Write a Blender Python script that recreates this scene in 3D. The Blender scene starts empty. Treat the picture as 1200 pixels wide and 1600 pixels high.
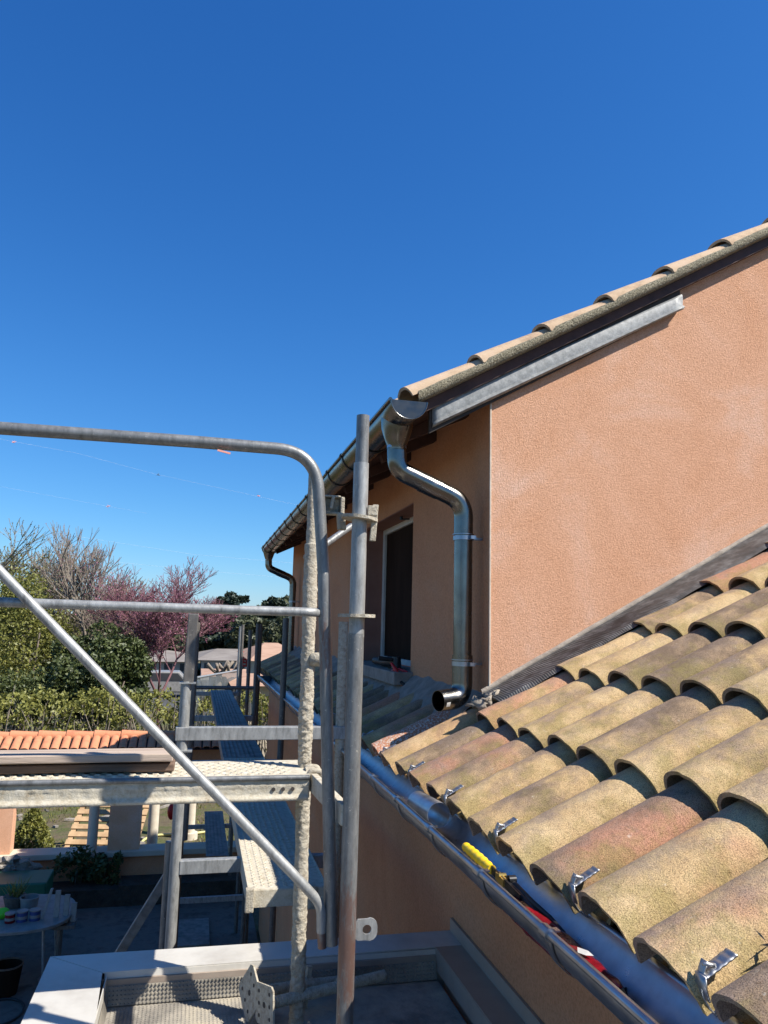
import bpy, math, random
from mathutils import Vector, Matrix, noise
import numpy as np
random.seed(7)
sc = bpy.context.scene
R = math.radians
# ---------------------------------------------------------------- camera
YAW, PITCH, ROLL, FPX = R(13.277), R(8.489), R(1.41), 1202.0
_f = Vector((math.sin(YAW)*math.cos(PITCH), math.cos(YAW)*math.cos(PITCH), math.sin(PITCH)))
_r0 = Vector((math.cos(YAW), -math.sin(YAW), 0)); _d0 = _f.cross(_r0)
_r = math.cos(ROLL)*_r0 - math.sin(ROLL)*_d0; _d = math.sin(ROLL)*_r0 + math.cos(ROLL)*_d0
cam = bpy.data.objects.new('camera', bpy.data.cameras.new('camera')); sc.collection.objects.link(cam)
cam.matrix_world = Matrix(((_r.x, -_d.x, -_f.x, 0), (_r.y, -_d.y, -_f.y, 0), (_r.z, -_d.z, -_f.z, 0), (0, 0, 0, 1)))
cam.data.sensor_fit = 'HORIZONTAL'; cam.data.sensor_width = 36; cam.data.lens = 36*FPX/1200
cam.data.clip_start = 0.02; cam.data.clip_end = 3000
sc.camera = cam
sc.render.resolution_x, sc.render.resolution_y = 768, 1024
# ---------------------------------------------------------------- sun and sky
SUN = Vector((.72, -.48, 1.0)).normalized()
wd = bpy.data.worlds.new('World'); sc.world = wd; wd.use_nodes = True
nt = wd.node_tree; bg = nt.nodes['Background']
sky = nt.nodes.new('ShaderNodeTexSky'); sky.sky_type = 'NISHITA'; sky.sun_disc = False
sky.sun_elevation = math.asin(SUN.z); sky.sun_rotation = math.atan2(SUN.x, SUN.y)
sky.altitude = 0; sky.air_density = 1.0; sky.dust_density = 0.25; sky.ozone_density = 3.0
SKY = 0.09
sp = nt.nodes.new('ShaderNodeSeparateColor'); cb = nt.nodes.new('ShaderNodeCombineColor'); nt.links.new(sky.outputs[0], sp.inputs[0])
for i, (k_, g_) in enumerate(((.65, 1.47), (.735, 1.08), (.90, .84))):      # film response of the phone: deeper blue
    a1 = nt.nodes.new('ShaderNodeMath'); a1.operation = 'MULTIPLY'; a1.inputs[1].default_value = SKY; nt.links.new(sp.outputs[i], a1.inputs[0])
    a2 = nt.nodes.new('ShaderNodeMath'); a2.operation = 'POWER'; a2.inputs[1].default_value = g_; nt.links.new(a1.outputs[0], a2.inputs[0])
    a3 = nt.nodes.new('ShaderNodeMath'); a3.operation = 'MULTIPLY'; a3.inputs[1].default_value = k_/SKY; nt.links.new(a2.outputs[0], a3.inputs[0])
    nt.links.new(a3.outputs[0], cb.inputs[i])
nt.links.new(cb.outputs[0], bg.inputs[0]); bg.inputs[1].default_value = SKY
sl = bpy.data.lights.new('sun', 'SUN'); sl.energy = 5.0; sl.angle = R(0.53); sl.color = (1, .95, .87)
so = bpy.data.objects.new('sun', sl); sc.collection.objects.link(so)
so.rotation_euler = SUN.to_track_quat('Z', 'Y').to_euler()
sc.view_settings.view_transform = 'Standard'; sc.view_settings.look = 'None'
sc.view_settings.exposure = 0.78; sc.view_settings.gamma = 1

def at(px, py, axis, val):
    """point where the sight line of a photograph pixel meets the plane axis = val"""
    q = (px-600)/FPX*_r + (py-800)/FPX*_d + _f
    return q*(val/q[axis])
# ---------------------------------------------------------------- materials
MATS = {}
def new_mat(name):
    m = bpy.data.materials.new(name); m.use_nodes = True
    t = m.node_tree; b = t.nodes['Principled BSDF']
    return m, t, b
def N(t, ty, **kw):
    n = t.nodes.new(ty)
    for k, v in kw.items():
        if k in n.inputs: n.inputs[k].default_value = v
        else: setattr(n, k, v)
    return n
def ramp(t, src, stops):
    n = t.nodes.new('ShaderNodeValToRGB'); cr = n.color_ramp
    while len(cr.elements) < len(stops): cr.elements.new(.5)
    for e, (p, c) in zip(cr.elements, stops):
        e.position = p; e.color = (*c, 1) if len(c) == 3 else c
    t.links.new(src, n.inputs[0]); return n
def mixc(t, fac, a, b, mode='MIX'):
    n = t.nodes.new('ShaderNodeMix'); n.data_type = 'RGBA'; n.blend_type = mode
    for sock, v in ((0, fac), (6, a), (7, b)):
        if hasattr(v, 'links') or hasattr(v, 'is_linked'): t.links.new(v, n.inputs[sock])
        elif sock == 0: n.inputs[0].default_value = v
        else: n.inputs[sock].default_value = (*v, 1)
    return n.outputs[2]
def coord(t, scale=(1, 1, 1)):
    g = t.nodes.new('ShaderNodeNewGeometry'); mp = t.nodes.new('ShaderNodeMapping'); mp.inputs['Scale'].default_value = scale
    t.links.new(g.outputs['Position'], mp.inputs[0]); return mp.outputs[0]
def noise_n(t, co, scale, detail=4, rough=.6, dist=0):
    n = t.nodes.new('ShaderNodeTexNoise'); n.inputs['Scale'].default_value = scale; n.inputs['Detail'].default_value = detail
    n.inputs['Roughness'].default_value = rough; n.inputs['Distortion'].default_value = dist
    t.links.new(co, n.inputs['Vector']); return n.outputs['Fac']
def bump(t, b, h, strength, dist, prev=None):
    n = t.nodes.new('ShaderNodeBump'); n.inputs['Strength'].default_value = strength; n.inputs['Distance'].default_value = dist
    t.links.new(h, n.inputs['Height'])
    if prev: t.links.new(prev, n.inputs['Normal'])
    t.links.new(n.outputs[0], b.inputs['Normal']); return n.outputs[0]
def math_n(t, op, a, b=None, c=None):
    n = t.nodes.new('ShaderNodeMath'); n.operation = op
    for i, v in enumerate((a, b, c)):
        if v is None: continue
        if isinstance(v, (int, float)): n.inputs[i].default_value = v
        else: t.links.new(v, n.inputs[i])
    return n.outputs[0]
def simple(name, c1, c2=None, scale=8, rough=.7, metal=0, bs=0, bscale=60, bd=.002, spec=.4, c3=None, stretch=(1, 1, 1)):
    m, t, b = new_mat(name); co = coord(t, stretch)
    if c2:
        st = [(.35, c1), (.65, c2)] if c3 is None else [(.3, c1), (.5, c2), (.72, c3)]
        cr = ramp(t, noise_n(t, co, scale, 5, .65), st); t.links.new(cr.outputs[0], b.inputs['Base Color'])
    else: b.inputs['Base Color'].default_value = (*c1, 1)
    b.inputs['Roughness'].default_value = rough; b.inputs['Metallic'].default_value = metal
    b.inputs['Specular IOR Level'].default_value = spec
    if bs: bump(t, b, noise_n(t, co, bscale, 4, .6), bs, bd)
    MATS[name] = m; return m

# stucco: coarse sprayed render
def stucco(name, c1, c2, c3, grain, dist):
    m, t, b = new_mat(name); co = coord(t)
    big = ramp(t, noise_n(t, co, 1.7, 6, .62, .6), [(.34, c1), (.52, c2), (.68, c3)])
    fine = noise_n(t, co, grain*1.2, 5, .75)
    sp = ramp(t, fine, [(.38, (.80, .75, .71)), (.56, (1, 1, 1))])
    col = mixc(t, 1.0, big.outputs[0], sp.outputs[0], 'MULTIPLY')
    t.links.new(col, b.inputs['Base Color'])
    b.inputs['Roughness'].default_value = .93; b.inputs['Specular IOR Level'].default_value = .15
    n1 = bump(t, b, noise_n(t, co, grain, 6, .8), 1.0, dist)
    n2 = bump(t, b, noise_n(t, co, grain*2.8, 2, .6), .7, dist*.35, n1)
    MATS[name] = m; return m
stucco('stucco', (.72, .385, .225), (.77, .44, .28), (.80, .52, .38), 130, .008)
stucco('stucco_shaded', (.56, .26, .135), (.61, .295, .155), (.59, .31, .18), 90, .004)  # render of walls out of the sun, shade put into its colour

def tile_mat():
    m, t, b = new_mat('canal_tile'); co = coord(t)
    at_ = t.nodes.new('ShaderNodeAttribute'); at_.attribute_name = 'tint'
    sep = t.nodes.new('ShaderNodeSeparateColor'); t.links.new(at_.outputs['Color'], sep.inputs[0])
    n1 = noise_n(t, co, 7, 4, .6, .3); n2 = noise_n(t, co, 4.5, 3, .55); n3 = noise_n(t, co, 11, 5, .7)
    f = math_n(t, 'ADD', n1, math_n(t, 'MULTIPLY_ADD', sep.outputs[0], .5, -.25))
    base = ramp(t, f, [(.30, (.19, .135, .09)), (.43, (.32, .225, .14)), (.56, (.50, .345, .175)), (.78, (.60, .44, .24))])
    fp = ramp(t, math_n(t, 'ADD', n2, math_n(t, 'MULTIPLY_ADD', sep.outputs[1], .6, -.36)), [(.45, (0, 0, 0)), (.62, (1, 1, 1))])
    col = mixc(t, math_n(t, 'MULTIPLY', fp.outputs[0], .75), base.outputs[0], (.50, .24, .15))
    # moss near the low end and on the damp flank (follows the tile's own uv)
    uvn = t.nodes.new('ShaderNodeUVMap'); uvn.uv_map = 'uv'
    su = t.nodes.new('ShaderNodeSeparateXYZ'); t.links.new(uvn.outputs[0], su.inputs[0])
    flank = math_n(t, 'MULTIPLY', math_n(t, 'SUBTRACT', .55, su.outputs[0]), 1.2)
    low = math_n(t, 'MULTIPLY', math_n(t, 'SUBTRACT', .5, su.outputs[1]), .5)
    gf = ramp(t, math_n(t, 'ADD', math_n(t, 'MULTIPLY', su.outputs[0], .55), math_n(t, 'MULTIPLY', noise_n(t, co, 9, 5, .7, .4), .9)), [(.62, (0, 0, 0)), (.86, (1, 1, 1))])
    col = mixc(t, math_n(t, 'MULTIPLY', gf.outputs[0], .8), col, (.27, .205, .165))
    fm = ramp(t, math_n(t, 'ADD', math_n(t, 'ADD', n3, math_n(t, 'MULTIPLY', flank, .35)), math_n(t, 'MULTIPLY', low, .4)), [(.60, (0, 0, 0)), (.80, (1, 1, 1))])
    col = mixc(t, math_n(t, 'MULTIPLY', fm.outputs[0], .55), col, (.26, .215, .07))
    spk = ramp(t, noise_n(t, co, 420, 3, .7), [(.38, (.50, .46, .43)), (.50, (1, 1, 1)), (.64, (1.22, 1.18, 1.15))])
    col = mixc(t, 1.0, col, spk.outputs[0], 'MULTIPLY')
    bl = ramp(t, noise_n(t, co, 55, 5, .75), [(.28, (.55, .5, .45)), (.40, (1, 1, 1))])
    col = mixc(t, .8, col, bl.outputs[0], 'MULTIPLY')
    wv = ramp(t, noise_n(t, co, 30, 5, .8), [(.655, (0, 0, 0)), (.69, (1, 1, 1))])
    col = mixc(t, math_n(t, 'MULTIPLY', wv.outputs[0], .45), col, (.60, .54, .44))
    vo = t.nodes.new('ShaderNodeTexVoronoi'); vo.inputs['Scale'].default_value = 34; vo.inputs['Randomness'].default_value = 1; t.links.new(co, vo.inputs['Vector'])
    li = ramp(t, math_n(t, 'ADD', vo.outputs['Distance'], math_n(t, 'MULTIPLY', noise_n(t, co, 90, 3, .7), .25)), [(.20, (1, 1, 1)), (.235, (0, 0, 0))])
    lm = ramp(t, noise_n(t, co, 6, 3, .6), [(.52, (0, 0, 0)), (.60, (1, 1, 1))])
    col = mixc(t, math_n(t, 'MULTIPLY', math_n(t, 'MULTIPLY', li.outputs[0], lm.outputs[0]), .5), col, (.16, .13, .09))
    # mortar splashes only where the third tint channel asks for it
    col = mixc(t, math_n(t, 'MULTIPLY', sep.outputs[2], .85), col, (.52, .155, .075))
    ms = ramp(t, math_n(t, 'ADD', noise_n(t, co, 120, 4, .7), math_n(t, 'MULTIPLY_ADD', sep.outputs[2], .6, -.45)), [(.42, (0, 0, 0)), (.5, (1, 1, 1))])
    col = mixc(t, ms.outputs[0], col, (.60, .53, .44))
    t.links.new(col, b.inputs['Base Color'])
    b.inputs['Roughness'].default_value = .9; b.inputs['Specular IOR Level'].default_value = .2
    n1 = bump(t, b, noise_n(t, co, 300, 4, .7), .8, .0025)
    bump(t, b, noise_n(t, co, 40, 4, .6), .6, .005, n1)
    MATS['tile'] = m
tile_mat()
simple('tile_pale', (.33, .215, .135), (.53, .375, .235), 9, .9, 0, .7, 260, .003, c3=(.58, .42, .29))
def speck_mortar():
    m, t, b = new_mat('verge_mortar'); co = coord(t)
    cr = ramp(t, noise_n(t, co, 160, 4, .75), [(.38, (.06, .05, .03)), (.5, (.22, .19, .12)), (.68, (.50, .45, .33))])
    t.links.new(cr.outputs[0], b.inputs['Base Color']); b.inputs['Roughness'].default_value = .95
    bump(t, b, noise_n(t, co, 90, 4, .7), 1, .01); MATS['verge_mortar'] = m
speck_mortar()

def zinc(name, col, rough, dirty=.3, anis=0.0):
    m, t, b = new_mat(name); co = coord(t)
    c = ramp(t, noise_n(t, co, 14, 5, .6), [(.3, tuple(x*.72 for x in col)), (.7, col)])
    t.links.new(c.outputs[0], b.inputs['Base Color']); b.inputs['Metallic'].default_value = 1
    rr = ramp(t, noise_n(t, co, 22, 4, .65), [(.3, (rough,)*3), (.75, (min(1, rough+dirty),)*3)])
    t.links.new(rr.outputs[0], b.inputs['Roughness'])
    bump(t, b, noise_n(t, co, 9, 2, .5), .15, .004)
    MATS[name] = m
zinc('zinc_new', (.22, .21, .195), .17, .14); zinc('zinc_dark', (.10, .105, .11), .3, .15); zinc('zinc_pipe', (.62, .63, .64), .32, .2)  # zinc_dark: the end caps' dark reflection is put into the base colour
zinc('zinc_gutter', (.42, .45, .50), .26, .16)
zinc('steel_hook', (.46, .46, .46), .42, .2)
def zinc_old():
    m, t, b = new_mat('zinc_old'); co = coord(t, (1, 1, 1))
    c = ramp(t, noise_n(t, co, 26, 6, .75), [(.3, (.13, .135, .13)), (.5, (.23, .235, .23)), (.7, (.38, .385, .37))])
    t.links.new(c.outputs[0], b.inputs['Base Color']); b.inputs['Metallic'].default_value = .0; b.inputs['Roughness'].default_value = .5
    bump(t, b, noise_n(t, co, 40, 3, .6), .3, .003); MATS['zinc_old'] = m
zinc_old()
def tube_mat(name, zlo=None, zhi=None, amount=.0, base=(.17, .172, .168), metal=.45):
    m, t, b = new_mat(name); co = coord(t); cs = coord(t, (1, 1, .25))
    c = ramp(t, noise_n(t, cs, 45, 6, .75), [(.28, tuple(x*.5 for x in base)), (.45, base), (.68, tuple(min(1, x*1.5) for x in base))])
    col = c.outputs[0]
    ms = ramp(t, noise_n(t, co, 70, 5, .8), [(.62, (0, 0, 0)), (.68, (1, 1, 1))])
    col = mixc(t, math_n(t, 'MULTIPLY', ms.outputs[0], .8), col, (.58, .54, .46))
    if zlo is not None:
        g = t.nodes.new('ShaderNodeNewGeometry'); s = t.nodes.new('ShaderNodeSeparateXYZ'); t.links.new(g.outputs['Position'], s.inputs[0])
        mid, hw = (zlo+zhi)/2, (zhi-zlo)/2
        d = math_n(t, 'DIVIDE', math_n(t, 'ABSOLUTE', math_n(t, 'SUBTRACT', s.outputs[2], mid)), hw)
        k = math_n(t, 'SUBTRACT', math_n(t, 'ADD', noise_n(t, cs, 42, 6, .8), amount), math_n(t, 'MULTIPLY', d, .5))
        rr = ramp(t, k, [(.42, (0, 0, 0)), (.58, (1, 1, 1))])
        col = mixc(t, math_n(t, 'MULTIPLY', rr.outputs[0], .8), col, (.17, .085, .06))
    t.links.new(col, b.inputs['Base Color']); b.inputs['Metallic'].default_value = metal; b.inputs['Roughness'].default_value = .48
    bump(t, b, noise_n(t, co, 110, 4, .7), .35, .0015); MATS[name] = m
tube_mat('galv'); tube_mat('galv_rust', -1.25, -.40, .13); tube_mat('galv_rust_rail', -.25, .15, .06)
tube_mat('galv_light', base=(.27, .272, .262), metal=.35)
tube_mat('galv_dark', base=(.11, .10, .09), metal=.15)  # for frames in the house's shadow, shade put into the tube colour
def mortar_mat():
    m, t, b = new_mat('mortar'); co = coord(t)
    c = ramp(t, noise_n(t, co, 60, 6, .75), [(.3, (.24, .20, .15)), (.48, (.40, .355, .275)), (.7, (.52, .48, .39))])
    t.links.new(c.outputs[0], b.inputs['Base Color']); b.inputs['Roughness'].default_value = .95; b.inputs['Specular IOR Level'].default_value = .15
    n1 = bump(t, b, noise_n(t, co, 120, 5, .7), .9, .006); MATS['mortar'] = m
mortar_mat()
def deck_mat():
    m, t, b = new_mat('deck_mortar'); co = coord(t)
    c = ramp(t, noise_n(t, co, 38, 6, .75), [(.3, (.30, .24, .16)), (.47, (.46, .41, .31)), (.7, (.56, .52, .43))])
    t.links.new(c.outputs[0], b.inputs['Base Color']); b.inputs['Roughness'].default_value = .9
    bump(t, b, noise_n(t, co, 150, 4, .7), .7, .003); MATS['deck_mortar'] = m
deck_mat()
simple('deck_blue', (.14, .125, .105), (.26, .235, .20), 12, .65, .0, .4, 80, .002)
simple('wood_plank', (.30, .22, .165), (.42, .33, .26), 6, .85, 0, .6, 60, .003, stretch=(.4, 6, 6), c3=(.42, .33, .25))
simple('wood_dark', (.10, .065, .045), (.20, .13, .09), 6, .85, 0, .6, 60, .003, stretch=(.4, 6, 6))
simple('coping', (.38, .35, .30), (.50, .475, .42), 3.2, .42, 0, .25, 14, .004, c3=(.55, .53, .48), spec=.5)
simple('coping_grey', (.27, .215, .17), (.33, .27, .215), 4, .45, 0, .2, 14, .003)
simple('lead', (.045, .044, .042), (.085, .083, .08), 16, .6, .1, .4, 60, .003, c3=(.19, .19, .185))
simple('caulk', (.24, .20, .16), (.36, .31, .25), 20, .9, 0, .8, 70, .006)
simple('bead', (.55, .44, .33), (.66, .56, .44), 30, .8)
simple('membrane', (.10, .09, .075), (.22, .20, .165), 5, .6, 0, 0, c3=(.36, .32, .25))
simple('felt', (.13, .12, .105), (.30, .27, .22), 5.5, .85, 0, .8, 70, .005, c3=(.45, .39, .28))
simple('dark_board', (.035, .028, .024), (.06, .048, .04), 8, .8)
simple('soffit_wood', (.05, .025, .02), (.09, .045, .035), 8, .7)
simple('shutter_dark', (.022, .012, .008), (.034, .019, .013), 5, .9, spec=.04, stretch=(1, 1, .3))
simple('frame_white', (.48, .45, .40), (.58, .55, .50), 10, .5)
simple('reveal_paint', (.26, .12, .085), (.30, .15, .11), 6, .85)
simple('stone_sill', (.20, .17, .14), (.30, .26, .22), 14, .9, 0, .8, 60, .005)
simple('black_rubber', (.015, .015, .015), (.03, .03, .03), 20, .55)
simple('black_metal', (.02, .02, .022), (.05, .05, .05), 20, .35, .5)
simple('red_plastic', (.42, .012, .018), (.5, .03, .03), 30, .32)
simple('red_dark', (.10, .004, .008), (.22, .006, .012), 30, .25, 0, .6, 40, .006)
simple('yellow_plastic', (.75, .47, .01), (.80, .55, .03), 60, .38, 0, .3, 120, .002)
simple('brass', (.45, .32, .10), (.55, .40, .14), 30, .35, .9)
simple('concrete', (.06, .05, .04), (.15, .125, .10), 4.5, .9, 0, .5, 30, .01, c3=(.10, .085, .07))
simple('soil', (.035, .028, .02), (.07, .055, .04), 6, .95, 0, 1, 25, .03)
simple('green_plastic', (.008, .09, .055), (.012, .12, .07), 5, .4)
simple('white_plastic', (.20, .19, .175), (.28, .27, .25), 8, .35)
simple('table_white', (.18, .17, .15), (.26, .245, .22), 8, .4)
simple('blue_can', (.03, .05, .16), (.05, .07, .2), 20, .35)
simple('lime_plastic', (.10, .55, .02), (.12, .6, .03), 20, .4)
simple('clay', (.40, .15, .08), (.56, .22, .11), 9, .85, 0, .5, 60, .006, c3=(.48, .22, .12))
simple('cream_post', (.55, .47, .36), (.62, .55, .43), 10, .85, 0, .4, 40, .004)
simple('pallet_wood', (.30, .19, .10), (.44, .30, .17), 5, .85)
simple('bark', (.09, .07, .055), (.16, .125, .10), 20, .9)
simple('bark_pale', (.16, .13, .10), (.26, .22, .175), 20, .9)
simple('twig_red', (.13, .065, .07), (.20, .09, .10), 20, .8)
simple('grey_roof', (.17, .145, .125), (.25, .22, .19), .6, .85)
simple('far_wall', (.30, .28, .25), (.38, .36, .32), .5, .85)
simple('far_dark', (.03, .03, .035), (.05, .05, .05), 1, .4)
simple('far_orange', (.34, .20, .13), (.44, .28, .19), 1.2, .85)
simple('banner_red', (.55, .02, .03), (.6, .03, .04), 3, .6)
simple('fence_grey', (.11, .12, .115), (.16, .17, .165), 3, .6)
simple('asphalt', (.05, .05, .05), (.08, .08, .08), .6, .9)
simple('rock', (.16, .14, .12), (.30, .27, .23), 6, .9, 0, 1, 20, .02)
simple('cream_wall', (.50, .42, .31), (.56, .48, .37), 2, .9)
simple('hose_yellow', (.55, .5, .2), (.6, .55, .25), 4, .5)
simple('pink_tape', (.75, .30, .22), (.8, .36, .28), 40, .6)
simple('cable_grey', (.55, .62, .7), (.6, .66, .72), 4, .5)
def grass_mat():
    m, t, b = new_mat('grass_ground'); co = coord(t)
    c = ramp(t, noise_n(t, co, 1.6, 8, .75), [(.32, (.085, .062, .038)), (.45, (.13, .10, .055)), (.56, (.075, .085, .022)), (.75, (.12, .13, .04))])
    t.links.new(c.outputs[0], b.inputs['Base Color']); b.inputs['Roughness'].default_value = .95
    bump(t, b, noise_n(t, co, 14, 6, .7), 1, .06); MATS['grass'] = m
grass_mat()
def leaf_mat(name, c1, c2, c3, trans=.25):
    m, t, b = new_mat(name); co = coord(t)
    c = ramp(t, noise_n(t, co, 9, 5, .8), [(.34, c1), (.5, c2), (.66, c3)])
    t.links.new(c.outputs[0], b.inputs['Base Color']); b.inputs['Roughness'].default_value = .55
    tr = t.nodes.new('ShaderNodeBsdfTranslucent'); t.links.new(c.outputs[0], tr.inputs[0])
    mx = t.nodes.new('ShaderNodeMixShader'); mx.inputs[0].default_value = trans
    out = t.nodes['Material Output']; t.links.new(b.outputs[0], mx.inputs[1]); t.links.new(tr.outputs[0], mx.inputs[2]); t.links.new(mx.outputs[0], out.inputs[0])
    MATS[name] = m
leaf_mat('leaf_dark', (.030, .042, .012), (.065, .085, .022), (.13, .15, .045), .15)
leaf_mat('leaf_yellow', (.06, .07, .018), (.20, .20, .04), (.38, .36, .10))
leaf_mat('leaf_olive', (.07, .08, .018), (.17, .175, .035), (.30, .28, .07))
leaf_mat('leaf_cedar', (.010, .02, .012), (.022, .038, .022), (.045, .065, .035), .1)
leaf_mat('leaf_hill', (.035, .045, .02), (.06, .07, .03), (.10, .10, .05), .1)
leaf_mat('bud_pink', (.30, .09, .17), (.42, .15, .25), (.50, .22, .32), .3)
leaf_mat('bud_olive', (.20, .17, .06), (.28, .25, .08), (.34, .30, .12), .3)

# ---------------------------------------------------------------- mesh collector
class MB:
    def __init__(s): s.v, s.f, s.t, s.uv, s.m = [], [], [], [], []
    def add(s, vs, fs, tint=(0.5, 0, 0), uvs=None, mi=0):
        o = len(s.v); s.v += [tuple(p) for p in vs]; s.f += [tuple(o+i for i in f) for f in fs]
        s.t += [tint]*len(vs); s.uv += uvs if uvs else [(0, 0)]*len(vs); s.m += [mi]*len(fs); return s
    def box(s, x0, x1, y0, y1, z0, z1, mi=0):
        vs = [(x, y, z) for z in (z0, z1) for y in (y0, y1) for x in (x0, x1)]
        return s.add(vs, [(0, 2, 3, 1), (4, 5, 7, 6), (0, 1, 5, 4), (2, 6, 7, 3), (0, 4, 6, 2), (1, 3, 7, 5)], mi=mi)
    def obox(s, c, ax, ay, az, hx, hy, hz, mi=0):
        c = Vector(c); ax, ay, az = (Vector(a).normalized() for a in (ax, ay, az))
        vs = [c + ax*hx*i + ay*hy*j + az*hz*k for k in (-1, 1) for j in (-1, 1) for i in (-1, 1)]
        return s.add(vs, [(0, 2, 3, 1), (4, 5, 7, 6), (0, 1, 5, 4), (2, 6, 7, 3), (0, 4, 6, 2), (1, 3, 7, 5)], mi=mi)
    def prism(s, prof, axis, a0, a1, mi=0):
        """polygon prof in the two other axes, extruded along axis"""
        n = len(prof)
        def mk(p, a):
            q = list(p); q.insert(axis, a); return q
        vs = [mk(p, a0) for p in prof] + [mk(p, a1) for p in prof]
        fs = [tuple(range(n)), tuple(range(2*n-1, n-1, -1))] + [(i, i+n, (i+1) % n+n, (i+1) % n) for i in range(n)]
        return s.add(vs, fs, mi=mi)
    def tube(s, pts, r, n=14, caps=True, mi=0, disp=None, hollow=0, closed=False):
        pts = [Vector(p) for p in pts]; m = len(pts); rs = r if isinstance(r, (list, tuple)) else [r]*m
        d0 = (pts[1]-pts[0]).normalized(); up = Vector((0, 0, 1)) if abs(d0.z) < .9 else Vector((0, 1, 0))
        a = d0.cross(up).normalized(); vs = []; rings = []
        for i, p in enumerate(pts):
            d = ((pts[min(i+1, m-1)] - pts[max(i-1, 0)])).normalized()
            a = (a - d*a.dot(d)).normalized(); b = d.cross(a); ring = []
            for k in range(n):
                th = 2*math.pi*k/n; dr = a*math.cos(th)+b*math.sin(th); rr = rs[i]
                if disp: rr += disp(p+dr*rr, i)
                ring.append(len(vs)); vs.append(p+dr*rr)
            rings.append(ring)
        fs = []
        for i in range(m-1):
            for k in range(n): fs.append((rings[i][k], rings[i][(k+1) % n], rings[i+1][(k+1) % n], rings[i+1][k]))
        if hollow:
            base = len(vs)
            for i, p in enumerate(pts):
                for k in range(n): vs.append(p + (vs[rings[i][k]]-p)*((rs[i]-hollow)/rs[i]))
            for i in range(m-1):
                for k in range(n): fs.append((base+i*n+k, base+(i+1)*n+k, base+(i+1)*n+(k+1) % n, base+i*n+(k+1) % n))
            for i in (0, m-1):
                for k in range(n): fs.append((rings[i][k], rings[i][(k+1) % n], base+i*n+(k+1) % n, base+i*n+k))
        elif caps: fs.append(tuple(reversed(rings[0]))); fs.append(tuple(rings[-1]))
        return s.add(vs, fs, mi=mi)
    def cyl(s, p0, p1, r, n=14, mi=0, hollow=0): return s.tube([p0, p1], r, n, mi=mi, hollow=hollow)
    def strip(s, L, mi=0):
        """grid surface from rows of points"""
        w = len(L[0]); vs = [p for row in L for p in row]
        fs = [(i*w+j, i*w+j+1, (i+1)*w+j+1, (i+1)*w+j) for i in range(len(L)-1) for j in range(w-1)]
        return s.add(vs, fs, mi=mi)
    def blob(s, c, rx, ry, rz, n=8, m=12, jit=.15, seed=0, mi=0):
        vs = []; c = Vector(c)
        for i in range(n+1):
            for k in range(m):
                a = math.pi*i/n; b = 2*math.pi*k/m; d = Vector((math.sin(a)*math.cos(b), math.sin(a)*math.sin(b), math.cos(a)))
                q = 1+jit*noise.noise(d*1.7+Vector((seed, seed*.7, 0)))*2
                vs.append(c+Vector((d.x*rx, d.y*ry, d.z*rz))*q)
        fs = [(i*m+k, i*m+(k+1) % m, (i+1)*m+(k+1) % m, (i+1)*m+k) for i in range(n) for k in range(m)]
        return s.add(vs, fs, mi=mi)
    def build(s, name, mats, parent=None, smooth=False, bevel=0, weld=False):
        off = Vector(parent['_o']) if parent and '_o' in parent.keys() else Vector((0, 0, 0))
        me = bpy.data.meshes.new(name)
        V = [(p[0]-off.x, p[1]-off.y, p[2]-off.z) for p in s.v]
        me.from_pydata(V, [], s.f)
        for mt in (mats if isinstance(mats, (list, tuple)) else [mats]): me.materials.append(MATS[mt])
        if any(s.m): me.polygons.foreach_set('material_index', s.m)
        if any(x != (0.5, 0, 0) for x in s.t):
            a = me.color_attributes.new('tint', 'FLOAT_COLOR', 'POINT')
            a.data.foreach_set('color', np.array([(*c, 1) for c in s.t], dtype=np.float32).ravel())
            u = me.uv_layers.new(name='uv'); idx = np.zeros(len(me.loops), dtype=np.int32); me.loops.foreach_get('vertex_index', idx)
            u.data.foreach_set('uv', np.array(s.uv, dtype=np.float32)[idx].ravel())
        if smooth: me.shade_smooth() if hasattr(me, 'shade_smooth') else me.polygons.foreach_set('use_smooth', [True]*len(me.polygons))
        me.update(); me.validate()
        o = bpy.data.objects.new(name, me); sc.collection.objects.link(o)
        if smooth and smooth != 'all':
            try:
                me.set_sharp_from_angle(angle=R(50))
            except Exception: pass
        if bevel:
            b = o.modifiers.new('bevel', 'BEVEL'); b.width = bevel; b.segments = 2; b.limit_method = 'ANGLE'
        if parent: o.parent = parent; o['_o'] = tuple(off)
        return o
def thing(name, label, cat, loc=(0, 0, 0), group=None):
    o = bpy.data.objects.new(name, None); sc.collection.objects.link(o); o.location = loc; o['_o'] = tuple(loc)
    o.empty_display_size = .1; return tag(o, label, cat, group)
def tag(o, label, cat, group=None):
    o['label'] = label; o['category'] = cat
    if group: o['group'] = group
    return o
def struct(o): o['kind'] = 'structure'; return o
def copy_tree(o, parent=None):
    c = o.copy(); sc.collection.objects.link(c); c.parent = parent
    for ch in list(o.children): copy_tree(ch, c)
    return c
def smooth_path(pts, rad, seg=8):
    """polyline with rounded corners"""
    pts = [Vector(p) for p in pts]; out = [pts[0]]
    for i in range(1, len(pts)-1):
        a, b, c = pts[i-1], pts[i], pts[i+1]; r = rad[i-1] if isinstance(rad, (list, tuple)) else rad
        d1 = (a-b).normalized(); d2 = (c-b).normalized(); r1 = min(r, (a-b).length*.49, (c-b).length*.49)
        p, q = b+d1*r1, b+d2*r1
        for k in range(seg+1):
            u = k/seg; out.append(p*(1-u)**2 + b*2*u*(1-u) + q*u*u)
    out.append(pts[-1]); return out

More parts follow.
